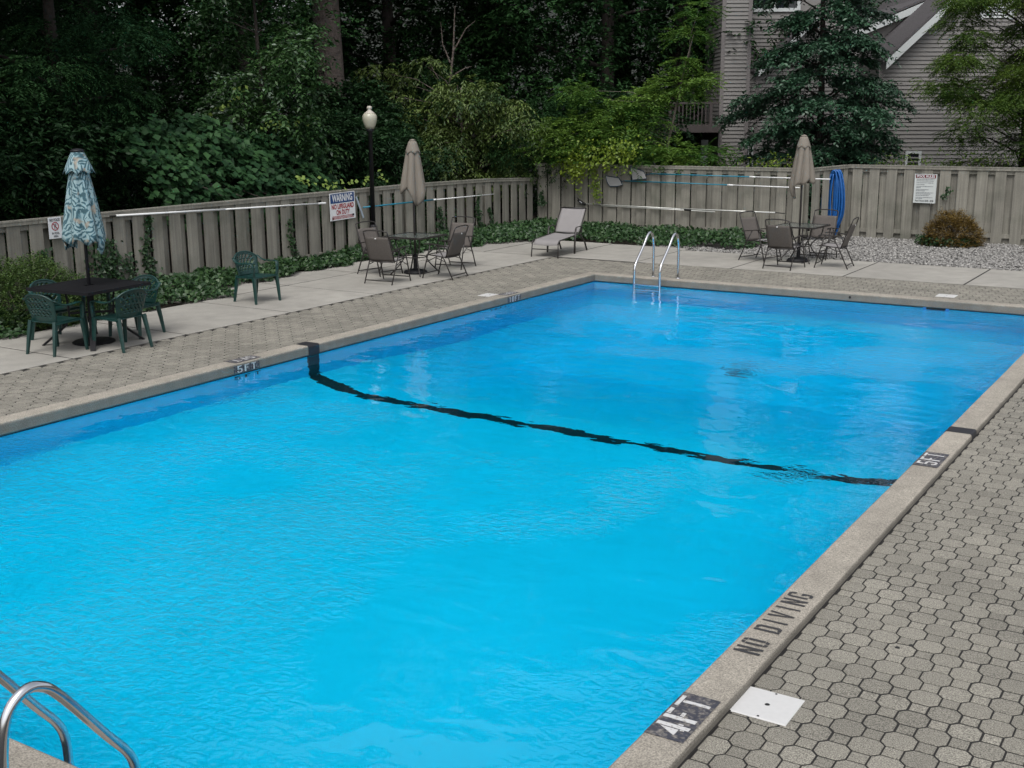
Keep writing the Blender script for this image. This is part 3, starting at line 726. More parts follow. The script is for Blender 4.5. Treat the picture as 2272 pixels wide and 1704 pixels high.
for (src, x, y, rz, s, lab) in (
    (fa,-14.6,20.6,1.0,1.0,'tall dark woodland tree above the far left fence corner, left of the sapling'),
    (fb,-13.6,23.6,2.2,1.1,'dark woodland tree behind the yellow-green sapling, left of the house'),
    (fa,-14.2,27.2,3.7,1.25,'dark woodland tree touching the left edge of the house'),
    (fb,-26.0,13.0,0.6,1.25,'dark tree far back in the woods left of the thick trunk'),
    (fa,-24.5,19.5,5.1,1.35,'dark tree far back in the woods right of the thick trunk'),
    (fb,-21.5,25.0,4.2,1.45,'very tall dark tree deep in the woods at the top centre'),
    (fa,-18.0,28.5,2.9,1.45,'very tall dark tree deep in the woods left of the house roof'),
    (fb,-22.5,8.6,3.3,1.2,'dark woodland tree behind the grape-covered mound'),
    (fa,-23.0,3.2,5.6,1.3,'dark woodland tree behind the two feathery trees'),
    (fb,-22.5,-3.0,1.8,1.3,'dark woodland tree beyond the upper left corner'),
    (fa,-13.0,34.0,.4,1.5,'tall dark tree behind the chimney bay of the house'),
    (fb,-29.0,7.0,2.0,1.5,'dark tree deepest in the woods on the left'),
    (fa,-29.5,21.0,4.6,1.5,'dark tree deepest in the woods at the centre'),
    (fb,-19.6,10.9,4.4,.9,'dark tree filling the shade beside the thick trunk')):
    copy_to(src, (x,y,0), rz, lab, (s,s,s*(1.12 if s > 1.05 else 1.0)))

# mid tree with pale drooping sprays, in front of the thick trunk
cl = crown_clumps(34, 1.35, 1.35, 1.5, 6.6, .6)
C,D,Tn = clump_points(cl, rng.uniform(.35,.65,34), [56]*34, .65)
lf_ = with_mat(merge([twigs(C,D,.42*rng.uniform(.7,1.2,len(C)),9,.115,.06,.5,.8,Tn,jitter=.2)]), L_mid)
make_tree('young_tree', 'mid-green tree with pale drooping leaf sprays before the thick trunk', 'tree', (-16.0,7.75,0), 6.2, .09, cl, lf_, group=None)
# the thick trunk
t = thing('oak_tree', 'thick grey-brown trunk rising out of the greenery left of the lamp', 'tree', (-19.5,13.9,0))
b = MB(); b.tube([(0.25,-.1,-.3),(.15,-.05,1.5),(.05,0,4),(-.05,0,7),(-.1,.05,11)], [.50,.42,.38,.34,.26], 14); b.obj('trunk', m_barkpale, t, smooth=True)
cl, lf_ = broad(34, 3.2, 8.0, 13.0, 80, .4, 8, .15, .08, L_dark, rad=(.8,1.3))
link('crown', np_mesh('crown', lf_[0], lf_[1], L_dark, lf_[2]), t)
b = MB()
for c in cl[::2]: b.tube([(-.05,0,8.0),((c[0])/2,c[1]/2,8.6+(c[2]-8)*.4),c],[.1,.06,.015],5)
b.obj('limbs', m_barkpale, t)
# bare pale sapling in the dark gap
t = thing('sapling', 'thin bare pale sapling with forked branches in the dark woods', 'tree', (-17.2,16.3,0))
b = MB(); b.tube([(0,0,-.2),(0.02,0,2),(0,.0,3.6),(.12,.05,4.6),(.2,.05,5.8)],[.055,.045,.04,.028,.012],6)
for q in ([(0,0,3.4),(-.35,-.1,3.95),(-.55,-.15,4.3)],[(.0,0,3.9),(.4,.2,4.15),(.6,.25,4.2)],[(.05,0,4.3),(-.2,0,4.8),(-.25,0,5.4)],[(0,0,3.1),(-.5,-.2,3.2),(-.9,-.3,3.25)],[(.12,.05,4.6),(.45,.2,5.2),(.7,.3,5.4)]): b.tube(q,[.022,.014,.006],5)
b.obj('trunk', m_barkpale, t)

# understory behind the fences
cl = crown_clumps(22, 1.5, 1.5, .3, 2.7, .55)
C,D,Tn = clump_points(cl, rng.uniform(.4,.7,22), [66]*22, .7)
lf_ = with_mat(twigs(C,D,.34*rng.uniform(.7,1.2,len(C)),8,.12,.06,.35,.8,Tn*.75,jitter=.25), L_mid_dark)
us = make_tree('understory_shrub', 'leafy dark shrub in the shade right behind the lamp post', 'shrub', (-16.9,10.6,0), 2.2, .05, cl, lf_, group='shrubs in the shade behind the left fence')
for (x,y,rz,k,lab) in ((-18.2,12.8,1.2,1.25,'leafy dark shrub at the foot of the thick trunk'),(-15.6,11.9,2.6,.85,'leafy dark shrub between the lamp post and the middle tan parasol'),(-18.9,6.2,3.9,1.3,'leafy dark shrub behind the top of the grape vine mound'),
    (-17.6,16.8,5.0,1.3,'leafy dark shrub under the bare pale sapling'),(-16.6,2.2,.5,1.1,'leafy dark shrub left of the grape vine mound'),(-13.0,18.0,2.0,1.2,'leafy dark shrub behind the far fence corner'),(-16.8,-1.4,4.4,1.2,'leafy dark shrub over the left fence by the no food sign')):
    copy_to(us, (x,y,0), rz, lab, k)
# central shrubby cherry with hanging yellowish leaves
cl = crown_clumps(44, 2.5, 1.6, .9, 3.5, .6)+[(random.uniform(-2.9,2.9),random.uniform(-.6,.6),random.uniform(2.2,4.4)) for _ in range(14)]
C,D,Tn = clump_points(cl, rng.uniform(.22,.52,58), [44]*58, .55)
lf_ = with_mat(twigs(C,D,.40*rng.uniform(.7,1.2,len(C)),9,.12,.048,.75,.6,Tn,jitter=.2), L_cherry)
make_tree('cherry_tree', 'spreading yellowish-green tree with hanging leaves behind the middle tan parasol', 'tree', (-16.0,15.3,0), 3.6, .10, cl, lf_, bark=m_barkpale)
# dark evergreen shrub leaning over the far left corner
cl = crown_clumps(16, 1.1, 1.1, .4, 3.0, .6)
C,D,Tn = clump_points(cl, rng.uniform(.4,.6,16), [110]*16, .8)
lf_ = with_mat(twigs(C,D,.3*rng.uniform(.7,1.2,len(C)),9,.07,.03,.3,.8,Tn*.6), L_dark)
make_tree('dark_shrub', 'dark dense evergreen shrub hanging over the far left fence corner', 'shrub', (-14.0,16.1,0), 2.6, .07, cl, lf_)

# grape vine mound over the left fence
def mound(u0,v0,u1,v1): pass
n = 4300
yy = rng.uniform(3.4,8.6,n); prof = 2.55-.26*np.maximum(0,yy-5.3)-.10*np.maximum(0,5.0-yy)**2; th = rng.uniform(.0,1.0,n)
P = np.stack([-14.1-1.7*th+.15*rng.normal(size=n), yy, .25+prof*np.sin(.15+1.35*th)**.7+.13*rng.normal(size=n)],1)
P[:,0] = np.where(P[:,2] < 1.5, np.minimum(P[:,0], -14.02), P[:,0])
D = np.stack([.8+.2*rng.normal(size=n), .5*rng.normal(size=n), -.55+.3*rng.normal(size=n)],1); Nn = np.stack([.7+.35*rng.normal(size=n), .35*rng.normal(size=n), .8+.2*rng.normal(size=n)],1)
patch = .5+.5*np.sin(yy*2.3+1)*np.sin(P[:,2]*3.1+yy)
bulge = np.sin(yy*4.3+.6)*np.sin(P[:,2]*6.1+yy*1.3); P[:,0] = np.where(P[:,2] > 1.6, P[:,0]+.17*bulge, P[:,0]-.1); P[:,2] += .10*bulge; Nn[:,2] += .5*bulge; patch = np.clip(patch*.6+.35*bulge+.2,0,1)
lf_ = leaves(P, D, Nn, rng.uniform(.11,.19,n), rng.uniform(.11,.18,n), np.clip(.02+.62*patch*rng.random(n)+.22*rng.random(n)**2,0,.9), .1)
# runners with yellower tips reaching over the fence
parts = [lf_]
for (a,e_) in (((-14.2,6.6,1.75),(-13.75,7.55,1.42)),((-14.4,8.0,1.55),(-13.9,9.1,1.62)),((-15.2,6.6,2.7),(-14.6,7.9,2.9)),((-15.8,5.5,2.7),(-15.4,6.6,3.5))):
    a = np.array(a); e_ = np.array(e_); k = 26; s = rng.random(k)[:,None]
    P = a+(e_-a)*s+rng.normal(size=(k,3))*.05; parts.append(leaves(P, rng.normal(size=(k,3))*.5+np.array([.6,.2,-.5]), rng.normal(size=(k,3))*.4+np.array([.5,-.3,.8]), rng.uniform(.07,.12,k), rng.uniform(.06,.11,k), np.ones(k)*.99))
V,F,T_ = merge(parts)
t = thing('grape_vine', 'broad-leaved grape vine mound spilling over the left fence beside the warning sign', 'vine', (0,0,0))
link('foliage', np_mesh('foliage', V, F, L_vine, T_), t)
b = MB()
for k in range(9): b.tube(bez([(-15.0+.1*k,4+.5*k,-.1),(-15.1,4.1+.5*k,1.0),(-14.8,4.3+.5*k,1.7-.06*k),(-14.2,4.6+.5*k,1.5-.05*k)],4),.012,5)
b.obj('stem', m_twig, t)

# yellow-green sapling (compound leaves) leaning over the far fence
cl = [(.7,-.6,1.95),(1.3,-.5,1.85),(1.75,-.5,1.95),(-.3,-.3,2.45),(-1.9,-.2,2.7),(-1.1,-.3,2.5),(-2.3,-.4,2.5),(.1,.0,3.1),(-.7,-.2,2.6),(-2.6,-.4,2.0),(-2.1,-.3,2.2),(-1.7,-.5,1.9),(-1.4,-.2,2.5),(-1.0,-.5,2.2),(-.6,-.4,1.95),(-.2,-.5,2.1),(.3,-.5,1.95),(.8,-.5,2.0),(.9,-.6,1.75),(.2,-.7,1.7),
      (-.9,-.1,3.0),(-.4,0,2.9),(.1,-.1,2.7),(-1.5,0,3.3),(-1.8,-.1,3.5),(.2,0,3.4),(.6,.1,3.6),(1.0,.1,3.4),(1.35,.1,3.7),(.9,.2,4.1),(1.0,.2,4.8),(1.25,.2,5.4),(-1.2,.1,2.8),(-.2,.1,3.2),(-.6,.2,2.4)]
n = len(cl); C,D,Tn = clump_points(cl, rng.uniform(.28,.50,n), [58]*n, .7)
D[:,2] = D[:,2]*.5-.05
lf_ = with_mat(twigs(C,D,.40*rng.uniform(.7,1.2,len(C)),13,.105,.034,.30,1.0,Tn,jitter=.12), L_sap)
sap = make_tree('sumac_tree', 'light yellow-green tree with feathery leaves leaning over the far fence', 'tree', (-11.15,16.3,0), 4.8, .055, cl, lf_, bark=m_twig, lean=(1.2,.2), rz=.3)
# bittersweet vine hanging over the fence beside it
parts=[]
def vine_blob(pts, n, sig, L0, tint):
    pts = np.array(pts); seg = rng.integers(0,len(pts)-1,n); s = rng.random(n)[:,None]
    P = pts[seg]+(pts[seg+1]-pts[seg])*s+rng.normal(size=(n,3))*np.array(sig)
    return leaves(P, rng.normal(size=(n,3))*.6+np.array([0,-.5,-.6]), rng.normal(size=(n,3))*.4+np.array([0,-.8,.5]), L0*rng.uniform(.7,1.2,n), L0*.75*rng.uniform(.7,1.2,n), np.clip(tint+.25*rng.normal(size=n),0,1))
parts.append(vine_blob([(-12.9,15.15,1.75),(-12.2,15.1,1.9),(-11.5,15.1,1.85),(-10.9,15.0,2.1)], 900, (.22,.15,.20), .085, .5))
parts.append(vine_blob([(-12.5,15.1,1.75),(-12.45,15.05,1.35)], 280, (.13,.05,.10), .075, .8))
parts.append(vine_blob([(-12.05,15.2,1.7),(-11.95,15.2,1.2),(-11.95,15.2,.85)], 200, (.07,.03,.08), .07, .4))
parts.append(vine_blob([(-12.4,15.1,1.1),(-12.35,15.1,.95)], 14, (.05,.03,.05), .07, .6))
V,F,T_ = merge(parts); t = thing('bittersweet_vine', 'bright yellow-green vine hanging over the far fence above the lounger', 'vine')
link('foliage', np_mesh('foliage', V, F, L_yel, T_), t)
b = MB(); b.tube(bez([(-12.1,15.62,0),(-12.1,15.6,1.2),(-12.3,15.45,1.75),(-12.5,15.15,1.6)],4),.010,5); b.tube(bez([(-12.1,15.6,1.2),(-12.0,15.45,1.75),(-11.98,15.22,1.4),(-11.95,15.22,.9)],4),.008,5); b.obj('stem', m_twig, t)

# layered dark tree in front of the house
def layered(h, rmax, nl):
    C=[];D=[];T_=[];cl=[]
    for i in range(nl):
        z = .9+(h-.9)*(i/(nl-1)); r = rmax*(1-.66*(i/(nl-1))**1.5)*(.85+.3*rng.random()); nb = max(3,int(7*r/rmax)+2); a0 = rng.uniform(0,6.28)
        for k in range(nb):
            a = a0+2*PI*k/nb+rng.normal()*.2; rl = r*rng.uniform(.75,1.12); zb = z+rng.normal()*.16; cl.append((rl*.8*math.cos(a), rl*.8*math.sin(a), zb))
            m = int(28+74*rl/rmax); s = .18+.82*rng.random(m)**.7; w_ = .14+.22*s*rl
            x = rl*s; y_ = w_*rng.normal(size=m)*.6
            zz = zb+.20-.42*s**2*rl*.55*rng.uniform(.6,1.3)+rng.normal(size=m)*.06
            C.append(np.stack([x*math.cos(a)-y_*math.sin(a), x*math.sin(a)+y_*math.cos(a), zz],1))
            D.append(np.stack([math.cos(a)+.5*rng.normal(size=m), math.sin(a)+.5*rng.normal(size=m), -.1+.25*rng.normal(size=m)],1)); T_.append(np.clip(.35+.3*s+.2*rng.normal(size=m),0,1))
    return cl, np.concatenate(C), np.concatenate(D), np.concatenate(T_)
cl, C, D, Tn = layered(8.4, 2.25, 15)
lf_ = with_mat(twigs(C,D,.26*rng.uniform(.7,1.2,len(C)),7,.115,.062,.45,.8,Tn,jitter=.25), L_kousa)
make_tree('dogwood_tree', 'dark blue-green tree with layered branches in front of the grey house', 'tree', (-7.65,19.3,0), 8.6, .12, cl, lf_, limb_every=2)
# feathery tree at the right edge
cl = crown_clumps(84, 2.0, 2.0, 1.3, 6.6, .6)
C,D,Tn = clump_points(cl, rng.uniform(.35,.62,84), [80]*84, .55); D[:,2] = D[:,2]*.4-.2
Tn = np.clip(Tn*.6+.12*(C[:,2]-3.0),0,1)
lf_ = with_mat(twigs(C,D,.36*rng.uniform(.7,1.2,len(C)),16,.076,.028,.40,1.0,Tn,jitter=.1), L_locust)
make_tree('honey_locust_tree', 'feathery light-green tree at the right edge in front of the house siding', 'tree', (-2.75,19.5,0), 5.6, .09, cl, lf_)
# low plants behind the far fence
for (x,y,w_,h_,m_,lab) in ((-9.3,17.6,.8,1.72,L_sap,'small yellow-green plant behind the far fence under the house window'),(-8.1,17.4,.7,1.8,L_yel,'low yellowish plant behind the far fence at the dark layered tree'),(-5.0,18.3,1.0,1.9,L_locust,'low shrub behind the right fence below the layered tree'),(-3.3,18.2,1.1,2.1,L_locust,'low feathery shrub behind the right fence under the edge tree')):
    n = 420; P = np.stack([w_*rng.normal(size=n)*.5, .25*rng.normal(size=n), h_-.5*rng.random(n)**.6+.1*rng.normal(size=n)],1)
    t = thing('garden_plant', lab, 'plant', (x,y,0))
    v = leaves(P, rng.normal(size=(n,3))+np.array([0,-.3,-.2]), rng.normal(size=(n,3))*.5+np.array([0,-.4,.9]), rng.uniform(.06,.13,n), rng.uniform(.025,.05,n), rng.random(n))
    link('foliage', np_mesh('foliage', *v[:2], m_, v[2]), t)
    b = MB()
    for k in range(9): b.tube([(random.uniform(-.1,.1),0,-.07),(random.uniform(-.4,.4)*w_,random.uniform(-.1,.1),h_-.25)],.008,4)
    b.obj('stem', m_twig, t)

# ---------------------------------------------------------------- ivy and shrubs
def ivy_edge(y):   # outer border of the ivy bed along the left walk
    pts = [(-9,-11.9),(-2.5,-12.1),(-1.4,-12.2),(.5,-12.25),(1.6,-12.2),(2.6,-12.2),(3.1,-12.85),(4.5,-13.0),(7.6,-13.2),(10,-13.0),(11.3,-12.6),(13,-11.5)]
    return np.interp(y, [p_[0] for p_ in pts], [p_[1] for p_ in pts])
def ivy_carpet(n, xy, hfun):
    x, y = xy; h = hfun(x, y); z = h*(.35+.65*rng.random(n)**.5)+.02
    D = rng.normal(size=(n,3))+np.array([.35,-.1,-.35]); Nn = rng.normal(size=(n,3))*.38+np.array([.25,-.2,.9])
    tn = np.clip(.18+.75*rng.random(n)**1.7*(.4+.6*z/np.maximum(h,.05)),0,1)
    return leaves(np.stack([x,y,z],1), D, Nn, rng.uniform(.055,.10,n), rng.uniform(.05,.09,n), tn, .08)
n = 26000; y = rng.uniform(-3.2,15.2,n); e0 = ivy_edge(y); s = rng.random(n); x = e0+.10*np.sin(y*3.1)+.07*np.sin(y*7.7)-(e0+13.85)*s-.0
hf = lambda x,y: np.clip(.04+.16*(ivy_edge(y)-x)/.8,.03,.20)+.05*np.sin(x*4.1+y*2.7)*np.sin(y*3.3)+.03
a1 = ivy_carpet(n,(x,y),hf)
n = 10500; x = rng.uniform(-13.6,-7.1,n); yfront = 12.95+.10*np.sin(x*2.2)+.28*np.clip(x+8.3,0,2)+.06*np.sin(x*6.1); y = yfront+(15.3-yfront)*rng.random(n)
hf2 = lambda x,y: np.clip(.03+.11*(y-12.9)/.6,.02,.16)*np.clip((-6.9-x)/.8,.35,1)+.06*np.sin(x*3.7)*np.sin(y*3.9)+.03
a2 = ivy_carpet(n,(x,y),hf2)
V,F,T_ = merge([a1,a2]); struct(link('ivy_ground_cover', np_mesh('ivy_ground_cover', V, F, L_ivy, T_)),'stuff')
# ivy climbing the fences
def climber(label, y0, z1, wid, n, side='left', z0=.1, name='climbing_ivy'):
    t = thing(name, label, 'ivy'); s = rng.random(n)**1.2; z = z0+(z1-z0)*s; off = wid*(1-.6*s)*rng.normal(size=n)*.5+.06*np.sin(z*6)
    if side == 'left': P = np.stack([-13.80+.03*rng.random(n), y0+off, z],1); d0 = np.array([.3,0,-.8]); n0 = np.array([1.,0,.4])
    else: P = np.stack([y0+off, side-.03*rng.random(n), z],1); d0 = np.array([0,-.3,-.8]); n0 = np.array([0,-1.,.4])
    v = leaves(P, rng.normal(size=(n,3))*.6+d0, rng.normal(size=(n,3))*.35+n0, rng.uniform(.05,.085,n), rng.uniform(.045,.075,n), np.clip(rng.random(n)*.6,0,1), .08)
    link('foliage', np_mesh('foliage', *v[:2], L_ivy, v[2]), t)
    b = MB()
    if side == 'left': b.tube([(-13.80,y0,0),(-13.80,y0+.03,z0+(z1-z0)*.5),(-13.80,y0,z1)],.006,4)
    else: b.tube([(y0,side,0),(y0+.03,side,z0+(z1-z0)*.5),(y0,side,z1)],.006,4)
    b.obj('stem', m_twig, t)
climber('thick dark ivy on the left fence right behind the leaf-print parasol', 1.55, 1.0, .55, 520)
climber('ivy strand up the left fence with browning tips under the pole end', 2.40, 1.33, .18, 260)
climber('small ivy patch low on the left fence left of the browning strand', 1.98, .75, .2, 90)
climber('short ivy strand on the left fence right of the green chair', 5.98, .95, .16, 110)
climber('ivy strand on the left fence left of the blue and white pole end', 11.0, .85, .25, 160)
climber('ivy column climbing between boards under the blue and white pole end', 12.6, 1.05, .16, 170)
climber('thin ivy strand right beside the pole end on the left fence', 13.1, .7, .12, 80)
climber('round ivy tuft alone on the far corner boards left of the lounger', -13.5, .95, .14, 90, 15.22, z0=.62)
climber('dark ivy behind the leaf-print parasol stem, left of the thick ivy', .35, .95, .3, 200)
climber('small sprig through the right fence boards beside the rules sign', -3.85, 1.27, .12, 36, 16.98, z0=1.0, name='climbing_ivy')
def shrub(name, label, loc, rx, ry, h, n, L0, W0, m, m2=None):
    t = thing(name, label, 'shrub', loc)
    d = rnd_dir(n); d[:,2] = np.abs(d[:,2]); lump = 1+.10*np.sin(d[:,0]*6+1)*np.sin(d[:,1]*7)+.06*np.sin(d[:,2]*11+d[:,0]*5)
    rr = lump*(.62+.38*rng.random(n)**.5); P = d*rr[:,None]*np.array([rx,ry,h])
    C = P; Dd = unit(d+.55*rng.normal(size=d.shape)+np.array([0,0,.3]))
    v = twigs(C, Dd, .12*rng.uniform(.6,1.3,n), 6, L0, W0, .1, .8, np.clip(.45+.25*rng.normal(size=n)+.25*d[:,2]*rr,0,1))
    link('foliage', np_mesh('foliage', *v[:2], m, v[2]), t)
    b = MB()
    for k in range(14):
        a = random.uniform(0,6.28); q = random.uniform(.3,.8); b.tube([(0,0,-.07),(rx*q*.4*math.cos(a),ry*q*.4*math.sin(a),h*.4),(rx*q*math.cos(a),ry*q*math.sin(a),h*.8)],[.014,.010,.004],4)
    b.obj('stem', m_twig, t)
    return t
shrub('boxwood_shrub','rounded yellow-green shrub by the left fence behind the black table',(-13.0,-.75,0),.85,1.25,.95,5200,.036,.020,L_box)
bb = shrub('barberry_shrub','rounded rust-brown shrub in the gravel by the right fence',(-3.45,16.15,0),.62,.5,.72,2400,.045,.018,L_barb)
n = 700; a = rng.uniform(PI*.9,PI*2.1,n); P = np.stack([.62*np.cos(a)*rng.uniform(.6,1.1,n)-.12, .5*np.sin(a)*rng.uniform(.7,1.15,n), .04+.16*rng.random(n)],1)
v = leaves(P, rng.normal(size=(n,3))+np.array([0,-.3,.1]), rng.normal(size=(n,3))*.4+np.array([0,-.4,.9]), rng.uniform(.05,.08,n), rng.uniform(.03,.05,n), rng.random(n)*.8)
link('green_underfoliage', np_mesh('green_underfoliage', *v[:2], L_ivy, v[2]), bb)

# ---------------------------------------------------------------- fences
def fence(label, A, B, toward, ztop, zbase, spacing=0.40, bw=0.235, start=0.0, group='board fences round the pool', posts=True):
    """boards on both faces of a rail frame between A and B; toward = side facing the pool"""
    A = Vector((*A,0)); B = Vector((*B,0)); d = (B-A).normalized(); L = (B-A).length; nrm = Vector((-d.y, d.x, 0))
    if nrm.dot(Vector((*toward,0))) < 0: nrm = -nrm
    t = thing('wooden_fence', label, 'fence', (A.x,A.y,0), 0, group); O = Vector((0,0,0))
    def bar(s0,s1,n0,n1,z0a,z1a,z0b=None,z1b=None,tilt=0):
        z0b = z0a if z0b is None else z0b; z1b = z1a if z1b is None else z1b
        b = MB(); vs=[]
        for (s,za,zb) in ((s0,z0a,z1a),(s1,z0b,z1b)):
            for n_,z in ((n0,za),(n1,za),(n1,zb),(n0,zb)):
                p = d*(s+tilt*(z-zbase))+nrm*n_; vs.append((p.x,p.y,z))
        b.add(vs, [(0,1,2,3),(7,6,5,4),(0,4,5,1),(1,5,6,2),(2,6,7,3),(3,7,4,0)]); return b
    s = start; k = 0
    while s < L-.02:
        w2 = min(bw+random.uniform(-.006,.006), L-s); zt = ztop(s+bw/2)-.03; tl = random.uniform(-.004,.004)
        bar(s, s+w2, .020, .042+random.uniform(-.002,.004), zbase+random.uniform(0,.03), zt, tilt=tl).obj('board', m_fence, t)
        sb = s+bw-.0075
        if sb+.2 < L: bar(sb, sb+.180, -.062, -.040, zbase, ztop(sb+.1)-.12, tilt=tl*.5).obj('board', m_fence, t)
        s += spacing; k += 1
    if start > .1: bar(start-.1725, start+.0075, -.062, -.040, zbase, ztop(0)-.12).obj('board', m_fence, t)
    s = 0.0; PS = 3.2
    while s < L-.05:
        e_ = min(s+PS, L); za, zb = ztop(s+.001), ztop(e_-.001)
        bar(s+.002, e_-.002, -.070, .070, za-.024, za, zb-.024, zb).obj('cap_board', m_fence, t)
        bar(s+.002, e_-.002, .0465, .064, za-.078, za-.0245, zb-.078, zb-.0245).obj('fascia_board', m_fence, t)
        bar(s+.002, e_-.002, -.036, .018, za-.165, za-.03, zb-.165, zb-.03).obj('rail', m_fence, t)
        bar(s+.002, e_-.002, -.036, .018, zbase+.18, zbase+.27).obj('rail', m_fence, t)
        if posts: bar(s-.045+.05, s+.045+.05, -.150, -.0645, zbase-.05, za-.04).obj('post', m_fence, t)
        s = e_
    return t
zl = lambda s: 1.43 if s < 18.0 else 1.43-.14*min(1,(s-18.0)/3.4)
fence('long grey-brown board fence along the left with the warning sign', (-13.86,-6.1), (-13.86,15.36), (1,0), zl, -0.06, start=.245)
fence('grey-brown board fence at the far side carrying the leaf nets', (-13.84,15.40), (-6.62,15.58), (0,-1), lambda s: 1.665, -0.06, start=.10)
fence('short fence return beside the hanging blue hose', (-6.60,15.62), (-6.16,17.0), (1,-.2), lambda s: 1.665+.03*min(1,s/1.5), -0.06, start=.08)
fence('grey-brown board fence at the right with the pool rules sign', (-6.14,17.07), (3.6,17.2), (0,-1), lambda s: 1.70, -0.06, start=.12)

# ---------------------------------------------------------------- house
HO = Vector((2.27728-sy*33, -11.35572+cy*33, 0))
house = thing('house', 'grey clapboard house with white rake boards behind the right fence', 'house', HO, YAW)
LAP = 0.109
def clapboards(x0f, x1f, z0, z1, y, parent):
    """one board per course; x0f/x1f give the ends at a height"""
    k = 0; z = z0
    while z < z1-.02:
        zt = min(z+LAP, z1); xa, xb = x0f((z+zt)/2), x1f((z+zt)/2)
        if xb-xa > .05:
            b = MB(); b.add([(xa,y-.034,z),(xb,y-.034,z),(xb,y-.006,zt+.004),(xa,y-.006,zt+.004),(xa,y,z),(xb,y,z)], [(0,1,2,3),(4,5,1,0)]); b.obj('clapboard', m_side, parent)
        z += LAP
def clap_side(x, ya, yb, z0, z1, parent, sgn):
    z = z0
    while z < z1-.02:
        zt = z+LAP; b = MB(); b.add([(x+sgn*.024,ya,z),(x+sgn*.024,yb,z),(x+sgn*.006,yb,zt+.004),(x+sgn*.006,ya,zt+.004),(x,ya,z),(x,yb,z)], [(0,1,2,3),(4,5,1,0)]); b.obj('clapboard', m_side, parent); z += LAP
def vwall(name, poly, y0, y1, m):   # extruded polygon in xz
    b = MB(); n = len(poly); b.add([(x,y0,z) for x,z in poly]+[(x,y1,z) for x,z in poly], [tuple(range(n)), tuple(range(2*n-1,n-1,-1))]+[(i,n+i,n+(i+1)%n,(i+1)%n) for i in range(n)])
    return b.obj(name, m, house)
def slab_roof(xa, za, xb, zb, y0, y1, th=.08):
    b = MB(); b.add([(xa,y0,za),(xb,y0,zb),(xb,y1,zb),(xa,y1,za),(xa,y0,za+th),(xb,y0,zb+th),(xb,y1,zb+th),(xa,y1,za+th)], [(3,2,1,0),(4,5,6,7),(0,1,5,4),(1,2,6,5),(2,3,7,6),(3,0,4,7)]); return b.obj('roof', m_shingle, house)
def rake(xa, za, xb, zb, y, wd=.17):
    dx, dz = xb-xa, zb-za; l = math.hypot(dx,dz); nx, nz = dz/l*wd, -dx/l*wd
    b = MB(); b.add([(xa,y-.06,za),(xb,y-.06,zb),(xb+nx*0,y-.06,zb-wd*1.15),(xa,y-.06,za-wd*1.15),(xa,y-.02,za),(xb,y-.02,zb),(xb,y-.02,zb-wd*1.15),(xa,y-.02,za-wd*1.15)], [(3,2,1,0),(4,5,6,7),(0,1,5,4),(1,2,6,5),(2,3,7,6),(3,0,4,7)]); return b.obj('rake_board', m_trim, house)
def hwindow(x0, x1, z0, z1, y, fr=.06, bars=1):
    b = MB(); b.box(x0-fr,y-.05,z0-fr,x1+fr,y-.005,z0); b.box(x0-fr,y-.05,z1,x1+fr,y-.005,z1+fr); b.box(x0-fr,y-.05,z0,x0,y-.005,z1); b.box(x1,y-.05,z0,x1+fr,y-.005,z1)
    for k in range(bars): xm = x0+(x1-x0)*(k+1)/(bars+1); b.box(xm-.018,y-.04,z0,xm+.018,y-.006,z1)
    wn = b.obj('window', m_trim, house)
    b = MB(); b.add([(x0,y-.026,z0),(x1,y-.026,z0),(x1,y-.026,z1),(x0,y-.026,z1)], [(0,1,2,3)]); b.obj('pane', m_winglass, wn)
    return wn
# right gable wing (its front is the house's y = 0)
SL = .954
apx = 13.9; apz = 4.36+(apx-10.22)*SL
vwall('wall', [(10.02,-.4),(17.7,-.4),(17.7,4.2),(apx,apz),(10.02,4.17)], 0.003, 7.0, m_side)
zr = lambda z: 10.02 if z < 4.17 else 10.22+(z-4.30)/SL
clapboards(zr, lambda z: 17.7 if z < 4.3 else max(apx, 17.7-(z-4.3)/SL), -.1, 6.6, 0, house)
slab_roof(10.02,4.19,apx+.05,4.19+(apx+.03-10.02)*SL,-.30,7.2); slab_roof(apx+.05,4.19+(apx+.03-10.02)*SL,17.9,4.19,-.30,7.2)
rake(10.10,4.24,apx,4.24+(apx-10.10)*SL,-.28,.20)
hwindow(10.94,11.24,1.2,1.77,0,.07,0); 
lv = MB(); lv.box(12.58,-.06,5.30,12.70,-.006,6.4); lv.box(13.4,-.06,5.30,13.52,-.006,6.4)
f = lv.obj('louvre_frame', m_trim, house)
for k in range(13):
    z = 5.34+k*.08; b = MB(); b.add([(12.70,-.055,z),(13.4,-.055,z),(13.4,-.012,z+.07),(12.70,-.012,z+.07),(12.70,-.045,z-.006),(13.4,-.045,z-.006)],[(0,1,2,3),(4,5,1,0)]); b.obj('louvre_slat', m_trim, f)
b = MB(); b.box(10.0,-.035,-.3,10.12,-.004,4.2); b.obj('corner_board', m_cornertrim, house)
# middle wall with the upper window, set back
vwall('wall', [(6.75,-.4),(10.02,-.4),(10.02,7.4),(6.75,7.4)], 3.003, 8.0, m_side)
clapboards(lambda z: 6.8, lambda z: 10.02, 3.6, 5.68, 3.0, house)
hwindow(7.10,8.40,5.86,7.0,3.0,.10,1)
